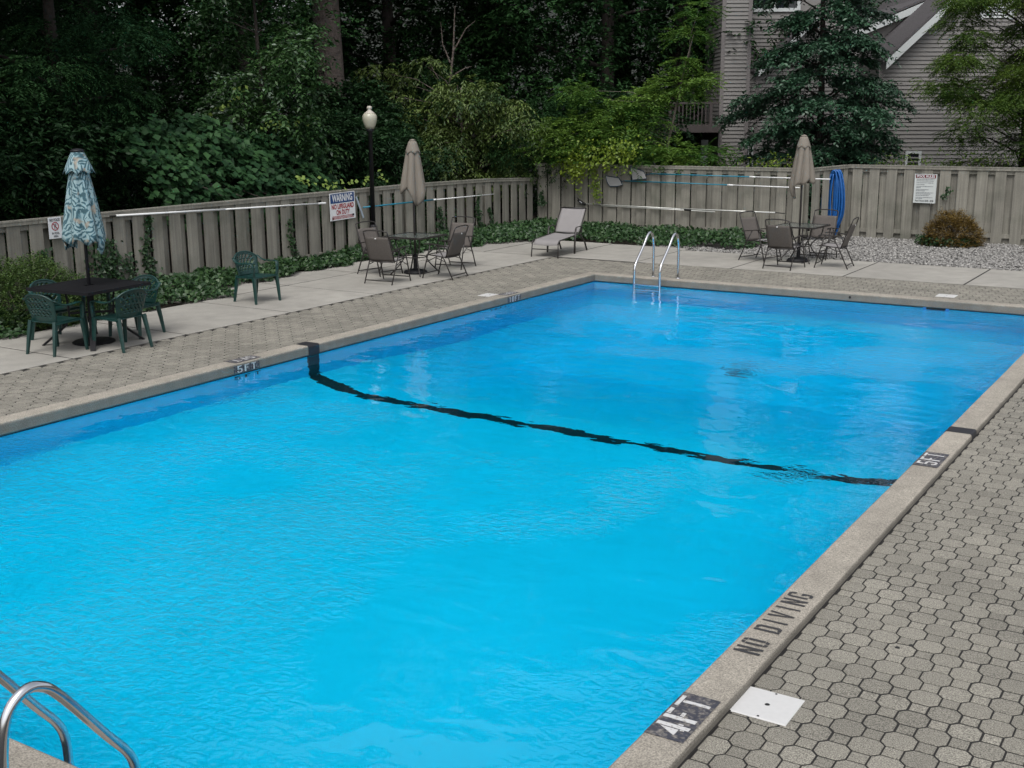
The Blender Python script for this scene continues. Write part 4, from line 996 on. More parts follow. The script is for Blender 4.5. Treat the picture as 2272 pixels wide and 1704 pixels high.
# small gable in front of it
vwall('wall', [(6.78,-.4),(9.98,-.4),(9.98,5.2),(8.6,5.4),(7.06,3.98),(6.78,3.98)], 2.003, 2.98, m_side)
clapboards(lambda z: 6.80 if z < 3.95 else 7.13+(z-4.02)/.92, lambda z: 9.98, -.1, 5.1, 2.0, house)
slab_roof(6.98,3.98,8.7,3.98+1.72*.92,1.75,3.0,.07); rake(7.10,4.06,8.7,4.06+1.6*.92,1.76,.14)
b = MB(); b.box(7.08,1.955,-.3,7.18,1.995,3.9); b.obj('corner_board', m_cornertrim, house)
hwindow(6.86,7.03,1.2,1.96,2.0,.05,1)
# rear gable showing above
vwall('wall', [(9.6,3.0),(13.0,3.0),(13.0,6.4),(9.6,5.0)], 2.203, 2.6, m_side)
clapboards(lambda z: 9.62, lambda z: 12.8, 4.3, 5.0, 2.2, house); slab_roof(9.5,5.02,13.2,5.02+3.7*.41,1.95,6.0,.07); rake(9.6,5.03,13.0,5.03+3.4*.41,1.96,.17)
# chimney-like bay
vwall('wall', [(6.0,-.4),(6.80,-.4),(6.80,8.4),(6.0,8.4)], 1.603, 4.4, m_side)
clapboards(lambda z: 6.06, lambda z: 6.74, -.1, 8.3, 1.6, house); clap_side(6.0, 1.64, 4.4, -.1, 8.3, house, -1)
for xa, xb in ((5.98,6.09),(6.72,6.83)):
    b = MB(); b.box(xa,1.565,-.3,xb,1.635,8.4); b.obj('corner_board', m_cornertrim, house)
# left wall and deck
b = MB(); b.box(5.55,1.9,1.0,5.75,1.96,2.13); b.obj('white_post', m_trim, house)
dk = bpy.data.objects.new('balcony', None); COL.objects.link(dk); dk.parent = house
m_deck = mat('deck_wood', (0.055,0.046,0.045), 0.8, var=[(8,.2,3)])
b = MB(); b.box(4.45,.9,2.36,5.97,4.3,2.56); b.obj('platform', m_deck, dk)
b = MB(); b.box(4.45,.9,3.14,5.85,.98,3.20); b.box(4.45,.9,2.56,4.53,.98,3.14); b.box(5.60,.9,2.56,5.68,.98,3.14); b.obj('railing', m_deck, dk)
for k in range(9):
    b = MB(); x = 4.62+k*.108; b.box(x,.92,2.56,x+.03,.95,3.14); b.obj('baluster', m_deck, dk)

# ---------------------------------------------------------------- lamp post
lamp = thing('lamp_post', 'black lamp post with a pale acorn globe by the left fence', 'lamp post', (-13.70,8.42,0))
b = MB(); b.lathe([(.10,-.05),(.10,.5),(.085,.56),(.085,.62),(.055,.66)], 12); b.obj('base', m_black, lamp)
b = MB(); b.lathe([(.05,.62),(.045,2.58),(.07,2.60),(.085,2.66)], 12); b.obj('post', m_black, lamp, smooth=True)
b = MB(); b.lathe([(.085,2.66),(.115,2.72),(.148,2.82),(.155,2.88),(.148,2.93),(.125,2.965),(.105,2.975)], 24); b.obj('globe', m_globe, lamp, smooth=True)
b = MB(); b.lathe([(.108,2.972),(.108,2.982),(.085,3.0),(.055,3.02),(.038,3.04),(.036,3.05),(.052,3.07),(.056,3.09),(.045,3.115),(.0,3.13)], 20); b.obj('finial', mat('finial_pale',(0.42,0.39,0.34),0.5), lamp, smooth=True)

# ---------------------------------------------------------------- parasols
def print_mat():
    m = bpy.data.materials.new('leaf_print_fabric'); m.use_nodes = True; t = m.node_tree; N = t.nodes; L = t.links; bs = N['Principled BSDF']; bs.inputs['Roughness'].default_value = .8
    tc = N.new('ShaderNodeTexCoord'); nz = N.new('ShaderNodeTexNoise'); nz.inputs['Scale'].default_value = 5; L.new(tc.outputs['Object'], nz.inputs['Vector'])
    mp = N.new('ShaderNodeMapping'); mp.inputs['Scale'].default_value = (1,1,2.0); mp.inputs['Rotation'].default_value = (.5,.4,.3); L.new(tc.outputs['Object'], mp.inputs['Vector'])
    ad = N.new('ShaderNodeMixRGB'); ad.blend_type = 'LINEAR_LIGHT'; ad.inputs[0].default_value = .05; L.new(tc.outputs['Object'], ad.inputs[1]); L.new(nz.outputs['Color'], ad.inputs[2])
    vo = N.new('ShaderNodeTexVoronoi'); vo.inputs['Scale'].default_value = 10.0; L.new(ad.outputs[0], vo.inputs['Vector'])
    sp = N.new('ShaderNodeSeparateColor'); L.new(vo.outputs['Color'], sp.inputs[0]); an = N.new('ShaderNodeMath'); an.operation = 'MULTIPLY'; an.inputs[1].default_value = 6.28; L.new(sp.outputs[0], an.inputs[0])
    vr = N.new('ShaderNodeVectorRotate'); vr.rotation_type = 'AXIS_ANGLE'; vr.inputs['Axis'].default_value = (.75,-.6,.25); L.new(an.outputs[0], vr.inputs['Angle']); L.new(ad.outputs[0], vr.inputs['Vector'])
    wv = N.new('ShaderNodeTexWave'); wv.inputs['Scale'].default_value = 8.0; wv.inputs['Distortion'].default_value = 4.5; wv.inputs['Detail'].default_value = 4; L.new(vr.outputs[0], wv.inputs['Vector'])
    rp = N.new('ShaderNodeValToRGB'); L.new(wv.outputs['Fac'], rp.inputs[0]); cr = rp.color_ramp
    cr.elements[0].color = (.030,.080,.100,1); cr.elements[1].color = (.23,.33,.35,1); cr.elements[0].position = .22; cr.elements[1].position = .70
    e = cr.elements.new(.45); e.color = (.10,.20,.235,1)
    n2 = N.new('ShaderNodeTexNoise'); n2.inputs['Scale'].default_value = 7; L.new(tc.outputs['Object'], n2.inputs['Vector'])
    r2_ = N.new('ShaderNodeMapRange'); r2_.inputs[1].default_value = .62; r2_.inputs[2].default_value = .72; L.new(n2.outputs['Fac'], r2_.inputs[0])
    mx = N.new('ShaderNodeMix'); mx.data_type = 'RGBA'; L.new(r2_.outputs[0], mx.inputs['Factor']); L.new(rp.outputs[0], mx.inputs['A']); mx.inputs['B'].default_value = (.27,.23,.18,1)
    L.new(mx.outputs['Result'], bs.inputs['Base Color']); return m
m_print = print_mat()
def canopy(zt, zh, rt, rh, tips, cloth, ribs=8, seed=0, amp=.22, tip=.3, ecc=1.0):
    """folded cloth: pleated tube from the top to an uneven hem"""
    n = 96; rows = 16; b = MB(); vs=[]; fs=[]
    rs = random.Random(seed); ph = [rs.uniform(-.25,.25) for _ in range(ribs)]
    for j in range(rows+1):
        v = j/rows
        for i in range(n):
            a = 2*PI*i/n; q = a/(2*PI)*ribs; kk = int(q) % ribs; fr = q-int(q)
            pleat = abs(math.sin(PI*(fr+ph[kk]*.3*v)))**.6
            hem = tips(a)
            z = zt+(zh-hem-zt)*v
            r = rt+(rh-rt)*v**.85
            rr = r*(1-amp*(1-pleat)*min(1,v*2.5))*(1+.05*math.sin(3*a+seed)*v)
            if v > .85: rr *= 1-.22*((v-.85)/.15)**1.3*min(1.5,hem/max(tip,.01))
            twist = .25*v*math.sin(seed)
            vs.append((rr*math.cos(a+twist)*ecc, rr*math.sin(a+twist), z))
    for j in range(rows):
        for i in range(n): fs.append((j*n+i, (j+1)*n+i, (j+1)*n+(i+1)%n, j*n+(i+1)%n))
    b.add(vs, fs); return b
def vent_cap(zt, zb, rt, rb, n=48, ribs=8, dip=.04):
    b = MB(); vs=[]; fs=[]; rows=5
    for j in range(rows+1):
        v = j/rows
        for i in range(n):
            a = 2*PI*i/n; fr = (a/(2*PI)*ribs) % 1; r = rt+(rb-rt)*v
            z = zt+(zb-zt)*v-dip*v*(1-abs(math.sin(PI*fr)))
            r *= 1-.10*v*(abs(math.sin(PI*fr)))
            vs.append((r*math.cos(a), r*math.sin(a), z))
    for j in range(rows):
        for i in range(n): fs.append((j*n+i, (j+1)*n+i, (j+1)*n+(i+1)%n, j*n+(i+1)%n))
    top = len(vs); vs.append((0,0,zt+.012))
    for i in range(n): fs.append((top, i, (i+1)%n))
    b.add(vs, fs); return b
def tan_parasol(loc, rz, label, seed, tips):
    p = thing('parasol', label, 'parasol', loc, rz, 'closed parasols standing through the tables')
    b = MB(); b.tube([(0,0,.05),(0,0,2.44)], .021, 12); b.obj('pole', m_darkmetal, p, smooth=True)
    c = canopy(2.40, 1.66, .095, .27, tips, m_tan, ribs=6, seed=seed, amp=.44).obj('canopy', m_tan, p, smooth=True); solidify(c, .004)
    c = vent_cap(2.47, 2.28, .070, .150, ribs=6).obj('vent', m_tan, p, smooth=True); solidify(c, .004)
    b = MB(); b.lathe([(.06,2.478),(.055,2.495),(.02,2.51),(.0,2.515)], 16); b.obj('finial', m_tan, p, smooth=True)
    b = MB(); b.lathe([(.23,0),(.235,.03),(.20,.065),(.07,.09),(.04,.10),(.04,.36),(.028,.37)], 12); b.obj('base', m_black, p)
    b = MB(); b.tube([(.03,0,.30),(.09,0,.30)], .012, 6); b.obj('knob', m_black, p)
tan_parasol((-11.21,6.57,0), .4, 'closed tan parasol at the glass table beside the lamp post', 3, lambda a: .10+.26*max(0,math.cos(a-5.6))**2+.06*math.sin(4*a))
tan_parasol((-5.50,11.81,0), 0.0, 'closed tan parasol at the glass table near the blue hose', 5, lambda a: .06+.30*max(0,math.cos(a-3.9))**2+.05*math.sin(5*a))
p = thing('parasol', 'closed leaf-print parasol in teal and white at the black table', 'parasol', (-10.87,-1.14,0), 0, 'closed parasols standing through the tables')
b = MB(); b.tube([(0,0,.03),(0,0,2.52)], .023, 12); b.obj('pole', m_black, p, smooth=True)
c = canopy(2.36, 1.43, .10, .30, lambda a: .05+.14*max(0,math.sin(2*a+1))**2+.04*math.sin(7*a), m_print, seed=9, amp=.26, tip=.25).obj('canopy', m_print, p, smooth=True); solidify(c, .004)
c = vent_cap(2.545, 2.30, .075, .205, dip=.05).obj('vent', m_print, p, smooth=True); solidify(c, .004)
b = MB(); b.lathe([(.088,2.538),(.092,2.55),(.07,2.572),(.0,2.585)], 20); b.obj('cap', m_black, p, smooth=True)
b = MB(); b.lathe([(.275,0),(.28,.02),(.26,.035),(.06,.05),(.035,.06),(.035,.35)], 28); b.obj('base', m_black, p)
for a_ in (3.7,4.9):
    b = MB(); b.flatbar([(.16*math.cos(a_),.16*math.sin(a_),1.40),(.17*math.cos(a_),.17*math.sin(a_),1.30)], .03, .005); o = b.obj('tie_strap', m_print, p)

# ---------------------------------------------------------------- tables
def glass_mat():
    m = bpy.data.materials.new('table_glass'); m.use_nodes = True; b = m.node_tree.nodes['Principled BSDF']
    b.inputs['Base Color'].default_value = (.45,.50,.48,1); b.inputs['Transmission Weight'].default_value = .85; b.inputs['Roughness'].default_value = .12; b.inputs['IOR'].default_value = 1.45; return m
m_glass = glass_mat()
def glass_table(label, loc, rz):
    t = thing('patio_table', label, 'table', loc, rz, 'square glass patio tables'); h = .735; s = .44
    b = MB(); b.box(-s+.012,-s+.012,h-.014,s-.012,s-.012,h-.006); b.obj('glass_top', m_glass, t)
    b = MB(); w_ = .024
    b.box(-s,-s,h-.03,s,-s+w_,h); b.box(-s,s-w_,h-.03,s,s,h); b.box(-s,-s+w_,h-.03,-s+w_,s-w_,h); b.box(s-w_,-s+w_,h-.03,s,s-w_,h); b.obj('top_frame', m_darkmetal, t)
    for sx in (-1,1):
        for s_y in (-1,1):
            b = MB(); b.tube(bez([(sx*.34,s_y*.34,h-.03),(sx*.30,s_y*.30,.52),(sx*.17,s_y*.17,.36),(sx*.18,s_y*.18,.24),(sx*.34,s_y*.34,.0)],5), .013, 8); b.obj('leg', m_darkmetal, t, smooth=True)
    b = MB(); pts=[(.175*math.cos(2*PI*k/20)*1.25,.175*math.sin(2*PI*k/20)*1.25,.33) for k in range(21)]; b.tube(pts,.009,6,cap=False); b.obj('brace_ring', m_darkmetal, t, smooth=True)
glass_table('square glass-topped table beside the lamp post with a tan parasol', (-11.18,6.52,0), .05)
glass_table('square glass-topped table near the blue hose with a tan parasol', (-5.47,11.82,0), -.05)
t = thing('patio_table', 'square black slatted metal table under the leaf-print parasol', 'table', (-10.87,-1.14,0), .09)
h = .79; s = .56
b = MB(); w_=.05; b.box(-s,-s,h-.04,s,-s+w_,h); b.box(-s,s-w_,h-.04,s,s,h); b.box(-s,-s+w_,h-.04,-s+w_,s-w_,h); b.box(s-w_,-s+w_,h-.04,s,s-w_,h); b.obj('top_frame', m_black, t)
for k in range(12):
    y0 = -s+w_+.004+k*(2*s-2*w_)/12
    for (xa,xb) in (((-s+w_,-.035),(.035,s-w_)) if k in (5,6) else ((-s+w_,s-w_),)):
        b = MB(); b.box(xa,y0,h-.018,xb,y0+(2*s-2*w_)/12-.008,h-.003); b.obj('slat', m_black, t)
for sx in (-1,1):
    for s_y in (-1,1):
        b = MB(); b.flatbar(bez([(sx*.22,s_y*.22,h-.04),(sx*.20,s_y*.20,.42),(sx*.24,s_y*.24,.26),(sx*.46,s_y*.46,.0)],4), .07, .025, upv=(sx,-s_y,0)); b.obj('leg', m_black, t)
b = MB(); b.flatbar([(-.2,-.2,.42),(.2,.2,.42)],.03,.02); b.flatbar([(-.2,.2,.418),(.2,-.2,.418)],.03,.02); b.obj('brace', m_black, t)

# ---------------------------------------------------------------- sling chairs (face +y in their own frame)
def sling_chair(label, loc, rz):
    t = thing('folding_chair', label, 'chair', loc, rz, 'brown folding sling chairs round the glass tables'); W2 = .26
    b = MB()
    for sx in (-1,1): b.tube([(sx*W2,-.17,.39),(sx*W2,-.24,.60),(sx*(W2-.01),-.36,.90),(sx*(W2-.012),-.375,.945)], .011, 8)
    b.tube(bez([(-(W2-.012),-.375,.945),(-.12,-.385,.968),(.12,-.385,.968),(W2-.012,-.375,.945)],5), .011, 8)
    b.obj('back_frame', m_darkmetal, t, smooth=True)
    b = MB(); b.grid(lambda u,v: ((u-.5)*2*(W2-.008), -.175-.165*v-.02*math.sin(PI*u)-.012*math.sin(PI*v), .405+.445*v), 8, 10); o = b.obj('back_sling', m_slingback, t, smooth=True); solidify(o,.006)
    b = MB(); b.grid(lambda u,v: ((u-.5)*2*(W2-.02), -.20+.44*v, .405+.035*v-.022*math.sin(PI*u)-.05*max(0,v-.85)*2), 8, 8); o = b.obj('seat_sling', m_sling, t, smooth=True); solidify(o,.006)
    b = MB()
    for sx in (-1,1): b.tube([(sx*(W2-.012),-.20,.40),(sx*(W2-.012),.22,.438)], .010, 8)
    b.tube([(-(W2-.012),.235,.435),(W2-.012,.235,.435)], .010, 8); b.tube([(-(W2-.012),-.205,.398),(W2-.012,-.205,.398)], .010, 8); b.obj('seat_frame', m_darkmetal, t, smooth=True)
    for sx in (-1,1):
        x = sx*(W2+.028)
        b = MB(); b.flatbar(bez([(x,-.26,.60),(x,-.05,.628),(x,.14,.645),(x,.26,.635)],4), .018, .042, upv=(0,0,1)); b.obj('armrest', m_darkmetal, t)
        b = MB(); b.tube([(x,.13,.635),(x,.22,.34),(x,.31,.0)], .0115, 8); b.obj('leg', m_darkmetal, t, smooth=True)
        b = MB(); b.tube([(x,-.02,.625),(x,-.16,.36),(x,-.33,.0)], .0115, 8); b.obj('leg', m_darkmetal, t, smooth=True)
        b = MB(); b.tube([(x,.235,.30),(x*.96,.04,.40),(x*.93,-.06,.36),(x,-.175,.33)], .008, 6); b.obj('strut', m_darkmetal, t, smooth=True)
    x = W2+.028
    for (y_, z_) in ((.283,.09),(-.298,.07)):
        b = MB(); b.tube([(-x,y_,z_),(x,y_,z_)], .010, 8); b.obj('stretcher', m_darkmetal, t, smooth=True)
    b = MB(); b.box(-.012,-.375,.815,.012,-.368,.838); b.obj('care_tag', m_whitepaint, t)
    return t
ch = sling_chair('folding sling chair by the lamp table with its back to the pool paving', (-10.93,5.36,0), .10)
for (x,y,rz,lab) in ((-10.42,6.42,PI/2+.10,'folding sling chair in profile on the ladder side of the table by the lamp'),
    (-11.02,7.62,PI+.12,'folding sling chair on the far side of the lamp table, facing the pool'),
    (-11.74,6.16,-PI/2-.15,'folding sling chair tucked between the lamp post and its glass table'),
    (-5.40,10.70,-.12,'folding sling chair with its back to the pool at the table by the hose'),
    (-4.62,11.32,PI/2+.08,'folding sling chair seen in profile between the table and the gravel'),
    (-6.22,11.60,-PI/2-.28,'folding sling chair left of the table by the hose, before the end of the ivy'),
    (-5.33,12.52,PI-.06,'folding sling chair standing in front of the hanging blue hose')):
    c = copy_tree(ch); c.location = (x,y,0); c.rotation_euler = (0,0,rz); c['label'] = lab

# ---------------------------------------------------------------- green plastic armchairs (face +y)
def green_chair(label, loc, rz):
    t = thing('plastic_armchair', label, 'chair', loc, rz, 'dark green plastic armchairs')
    # back: curved shell with slanted slots
    def bk(u, v):
        a = (u-.5)*2; top = .80-.10*abs(a)**2.6; x = (.21+.045*v)*a; y = -.20-.10*v+.075*a*a*(.5+.5*v); z = .43+(top-.43)*v; return (x, y, z)
    skip = lambda i, j: 3 <= i <= 24 and 5 <= j <= 22 and ((i*1.0+j*.55) % 4.0) < 1.9 and (j % 6) not in (0,)
    b = MB(); b.grid(bk, 28, 26, skip); o = b.obj('backrest', m_greenplastic, t, smooth=True); solidify(o,.010)
    b = MB(); b.tube([bk(u/16, 1.0) for u in range(17)], .012, 6, ry=.016); b.obj('top_rim', m_greenplastic, t, smooth=True)
    b = MB(); b.grid(lambda u,v: ((u-.5)*2*(.215+.03*v), -.21+.44*v, .425+.012*v-.014*math.sin(PI*u)*math.sin(PI*v)-.03*max(0,(v-.9))*10*.5), 10, 10); o = b.obj('seat', m_greenplastic, t, smooth=True); solidify(o,.012)
    b = MB(); b.tube([(-.23,-.21,.41),(-.245,.22,.42),(.245,.22,.42),(.23,-.21,.41)], .012, 6, ry=.03); b.obj('apron', m_greenplastic, t)
    for sx in (-1,1):
        b = MB(); b.tube(bez([(sx*.255,-.235,.72),(sx*.275,-.15,.665),(sx*.285,-.03,.645),(sx*.285,.12,.655),(sx*.275,.20,.645),(sx*.262,.225,.60),(sx*.255,.225,.50),(sx*.248,.222,.42)],4), .011, 8, ry=.030, upv=(0,0,1)); b.obj('armrest', m_greenplastic, t, smooth=True)
        b = MB(); b.tube([(sx*.245,.215,.43),(sx*.255,.235,.22),(sx*.262,.25,.0)], [.042,.034,.025], 6, ry=[.032,.026,.018]); b.obj('leg', m_greenplastic, t)
        b = MB(); b.tube([(sx*.21,-.20,.44),(sx*.225,-.245,.22),(sx*.235,-.285,.0)], [.042,.034,.025], 6, ry=[.032,.026,.018]); b.obj('leg', m_greenplastic, t)
    return t
gc = green_chair('green plastic armchair alone on the walk by the left fence', (-11.44,2.56,0), -PI/2-.05)
for (x,y,rz,lab) in ((-10.76,-1.80,.12,'green armchair nearest the frame corner at the black table, its back to the left edge'),
    (-10.24,-1.18,PI/2+.02,'green armchair at the black table with its lattice back toward the pool'),
    (-10.80,-.46,PI+.15,'green armchair half hidden at the far right corner of the black table'),
    (-11.47,-1.22,-PI/2+.05,'green armchair between the black table and the yellow-green shrub')):
    c = copy_tree(gc); c.location = (x,y,0); c.rotation_euler = (0,0,rz); c['label'] = lab

# ---------------------------------------------------------------- chaise lounge (foot end toward -y)
lo = thing('chaise_lounge', 'grey sling chaise lounge with raised back on the far corner slab', 'lounge chair', (-10.38,10.65,0), .10)
W2 = .30
def seatp(v): return (-.72+1.06*v, .355+.05*v)
b = MB(); b.grid(lambda u,v: ((u-.5)*2*(W2-.02), -.72+1.06*v - (.05 if v < .001 else 0), (.355+.05*v-.015*math.sin(PI*u)) - (.09 if v < .001 else 0)), 10, 16); o = b.obj('seat_sling', m_sling, lo, smooth=True); solidify(o,.006)
b = MB(); b.grid(lambda u,v: ((u-.5)*2*(W2-.02), .36+.33*v+.03*v*v+(.03 if v > .99 else 0), .43+.50*v-.02*math.sin(PI*u)*.6-(.015 if v > .99 else 0)), 10, 16); o = b.obj('back_sling', m_sling, lo, smooth=True); solidify(o,.006)
b = MB()
for sx in (-1,1): b.tube([(sx*W2,-.78,.28),(sx*W2,-.74,.335),(sx*W2,-.68,.355),(sx*W2,.36,.405)], .013, 8)
b.tube([(-W2,-.775,.17),(W2,-.775,.17)], .010, 8); b.tube([(-W2,.36,.405),(W2,.36,.405)], .012, 8); b.obj('seat_frame', m_darkmetal, lo, smooth=True)
b = MB()
for sx in (-1,1): b.tube([(sx*W2,.36,.42),(sx*W2,.70,.91)], .012, 8)
b.tube([(-W2,.725,.925),(W2,.725,.925)], .012, 8); b.tube([(-W2,.40,.45),(W2,.40,.45)], .012, 8); b.obj('back_frame', m_darkmetal, lo, smooth=True)
for sx in (-1,1):
    b = MB(); b.tube([(sx*W2,-.765,.30),(sx*(W2+.005),-.80,0)], .013, 8); b.obj('leg', m_darkmetal, lo, smooth=True)
    b = MB(); b.tube([(sx*(W2+.02),.10,.53),(sx*(W2+.02),.06,.30),(sx*(W2+.02),.04,0)], .016, 8, ry=.022); b.obj('leg', m_darkmetal, lo, smooth=True)
    b = MB(); b.tube([(sx*(W2+.01),.34,.40),(sx*(W2+.01),.62,.20),(sx*(W2+.01),.74,0)], .015, 8, ry=.02); b.obj('leg', m_darkmetal, lo, smooth=True)
    b = MB(); b.tube(bez([(sx*(W2+.02),.10,.50),(sx*(W2+.02),.12,.55),(sx*(W2+.02),.20,.565),(sx*(W2+.02),.38,.56),(sx*(W2+.01),.42,.50),(sx*(W2+.01),.42,.42)],4), .010, 8, ry=.020); b.obj('armrest', m_darkmetal, lo, smooth=True)

# ---------------------------------------------------------------- pool ladders
FAR_PROFILE = [(.56,-.03),(.565,.30),(.56,.60),(.51,.77),(.41,.835),(.30,.79),(.12,.60),(-.14,.36),(-.205,.26),(-.215,.12),(-.215,-.3),(-.215,-.9),(-.215,-1.25)]
NEAR_PROFILE = [(.58,-.03),(.585,.25),(.57,.50),(.53,.655),(.45,.722),(.37,.712),(.28,.63),(.07,.345),(-.035,.205),(-.072,.10),(-.078,-.05),(-.078,-.5),(-.078,-.9)]
def ladder(label, x0, x1, yedge, sgn, prof):
    """sgn = +1: the deck lies toward +y"""
    t = thing('pool_ladder', label, 'ladder', (0,yedge,0), 0, 'stainless pool ladders'); q = prof[-1][0]*sgn; q0 = prof[0][0]*sgn
    for x in (x0,x1):
        P = bez([(x,sgn*p_,z) for p_,z in prof],6)
        b = MB(); b.tube(P, .0235, 14); b.obj('handrail', m_steel, t, smooth=True)
        b = MB(); b.lathe([(.055,0),(.05,.012),(.027,.02)], 16, (x,q0,0)); b.obj('escutcheon', m_steel, t, smooth=True)
    for k in range(4):
        b = MB(); z = -.040-.24*k-(.16 if sgn < 0 else 0); b.flatbar([(x0,q,z),(x1,q,z)], .022, .07, upv=(0,0,1)); b.obj('step', m_steel, t)
    b = MB(); b.tube([(x0,q,-.215),(x1,q,-.215)], .01, 8); b.obj('crossbar', m_steel, t)
ladder('stainless pool ladder at the far edge beside the deep corner', -7.08, -6.58, PY1, 1, FAR_PROFILE)
ladder('stainless pool ladder cut off at the lower left corner', -2.30, -1.80, PY0, -1, NEAR_PROFILE)

# ---------------------------------------------------------------- skimmer lids
def lid(label, x, y, rz=0):
    t = thing('skimmer_lid', label, 'lid', (x,y,0), rz, 'white square skimmer lids'); b = MB(); b.bbox(-.152,-.152,-.02,.152,.152,.004,.004); b.obj('plate', m_white, t)
    b = MB()
    for k in range(17):
        for q in range(17):
            if (k+q) % 2 == 0 and math.hypot(k-8,q-8) > 1.6: b.add([(-.128+k*.016-.006,-.128+q*.016,.0052),(-.128+k*.016,-.128+q*.016-.002,.0052),(-.128+k*.016+.006,-.128+q*.016,.0052),(-.128+k*.016,-.128+q*.016+.002,.0052)],[(0,1,2,3)])
    b.obj('tread_pattern', m_white, t)
    b = MB(); b.lathe([(.020,.0045),(.020,.006),(.014,.0065)], 18, (0,0,0)); b.obj('ring', m_white, t)
    b = MB(); b.lathe([(.014,.0046),(.0135,.0070),(0,.0072)], 16); b.lathe([(.007,.0046),(.0065,.0060),(0,.0062)], 10, (0,.135,0)); b.lathe([(.007,.0046),(.0065,.0060),(0,.0062)], 10, (0,-.135,0)); b.obj('hole', m_rubber, t)
lid('white skimmer lid set in the pavers beside the 4FT mark', *lids[0]); lid('white skimmer lid at the far edge above the skimmer mouth', *lids[1]); lid('white skimmer lid beside the 10FT mark on the left paving', *lids[2])

# ---------------------------------------------------------------- poles, nets, hose
t = thing('pool_pole', 'long white telescopic pole hung level on the left fence', 'pole'); X = -13.745
b = MB(); b.tube([(X,1.75,1.365),(X,4.2,1.29)], .0175, 8); b.tube([(X,4.2,1.29),(X,6.75,1.218)], .015, 8); b.obj('shaft', m_whitepaint, t, smooth=True)
b = MB(); b.tube([(X,6.76,1.218),(X,6.97,1.212)], .020, 8); b.tube([(X,3.0,1.327),(X,3.04,1.326)],.021,8); b.obj('collar', m_whitepaint, t)
b = MB(); b.tube([(X,1.62,1.369),(X,1.76,1.365)], .010, 6); b.obj('grip', m_rubber, t)
t = thing('pool_pole', 'blue and white pole on the left fence behind the lamp post', 'pole')
b = MB(); b.tube([(X,8.16,1.04),(X,10.7,1.03)], .016, 8); b.obj('blue_section', m_bluepole, t, smooth=True)
b = MB(); b.tube([(X,10.7,1.03),(X,13.2,1.0)], .013, 8); b.tube([(X,10.68,1.03),(X,10.8,1.03)], .020, 8); b.obj('white_section', m_whitepaint, t, smooth=True)
b = MB()
for (y,z) in ((2.4,1.36),(5.8,1.26),(8.8,1.05),(12.4,1.02)): b.box(-13.815,y-.01,z-.05,-13.73,y+.01,z-.035); 
o = b.obj('hook', m_darkmetal, t)
def leaf_net(label, hx, hz, x1, xm, z1, outline):
    t = thing('leaf_net', label, 'leaf net', (0,0,0), 0, 'leaf nets on the far fence'); Y = 15.395
    zm = hz+(z1-hz)*(xm-hx)/(x1-hx)
    b = MB(); b.tube([(hx,Y,hz),(xm,Y,zm)], .014, 8); b.obj('blue_section', m_bluepole, t, smooth=True)
    b = MB(); b.tube([(xm,Y,zm),(x1,Y,z1)], .014, 8); b.tube([(xm-.02,Y,zm),(xm+.12,Y,zm-.004)], .021, 8); b.obj('white_section', m_whitepaint, t, smooth=True)
    b = MB(); P = [(x,Y-.02,z) for x,z in outline]; b.tube(P+[P[0]], .012, 6); b.obj('rim', m_netrim, t)
    b = MB(); b.add([(x,Y-.02,z) for x,z in outline], [tuple(range(len(outline)))]); o = b.obj('net', m_net, t); solidify(o,.003)
    b = MB(); b.tube([(outline[2][0]*.5+outline[1][0]*.5,Y-.02,outline[2][1]*.5+outline[1][1]*.5),(hx,Y,hz)], .012, 6); b.obj('socket', m_netrim, t)
leaf_net('upper leaf net with blue and white pole, partly under the sapling leaves', -10.55, 1.462, -6.05, -7.95, 1.44, [(-11.10,1.63),(-10.72,1.52),(-10.64,1.34),(-11.03,1.30)])
leaf_net('lower leaf net with blue and white pole, its head left of the other', -11.25, 1.27, -6.75, -8.5, 1.23, [(-11.78,1.385),(-11.40,1.34),(-11.30,1.17),(-11.45,1.13),(-11.66,1.125),(-11.74,1.23)])
t = thing('pool_brush', 'long pale double pole with dark brush head low on the far fence', 'pole'); Y = 15.37
b = MB(); b.tube([(-12.33,Y,.665),(-9.6,Y,.635)], .012, 8); b.tube([(-9.7,Y,.64),(-7.3,Y,.640)], .016, 8); b.tube([(-11.9,Y+.0,.630),(-8.8,Y,.600)], .010, 8); b.obj('shaft', m_alu, t, smooth=True)
b = MB(); b.tube([(-9.60,Y,.622),(-9.42,Y,.620)], .030, 8); b.tube([(-7.3,Y,.64),(-7.07,Y,.63)], .012, 8); b.obj('clamp', m_rubber, t)
b = MB(); b.obox((-12.45,Y-.03,.70), (.10,0,-.055), (0,.035,0), (.012,0,.022)); b.add([(-12.58,Y-.05,.80),(-12.48,Y-.05,.74),(-12.48,Y,.74),(-12.58,Y,.80),(-12.60,Y-.025,.83)], [(0,1,2,3),(0,3,4),(1,0,4),(2,1,4),(3,2,4)]); b.obj('brush_head', m_rubber, t)
b = MB(); b.obox((-12.45,Y-.07,.71), (.035,0,-.02), (0,.008,0), (.006,0,.012)); b.obj('bristles', mat('bristle_pale',(.35,.36,.38),.8), t)
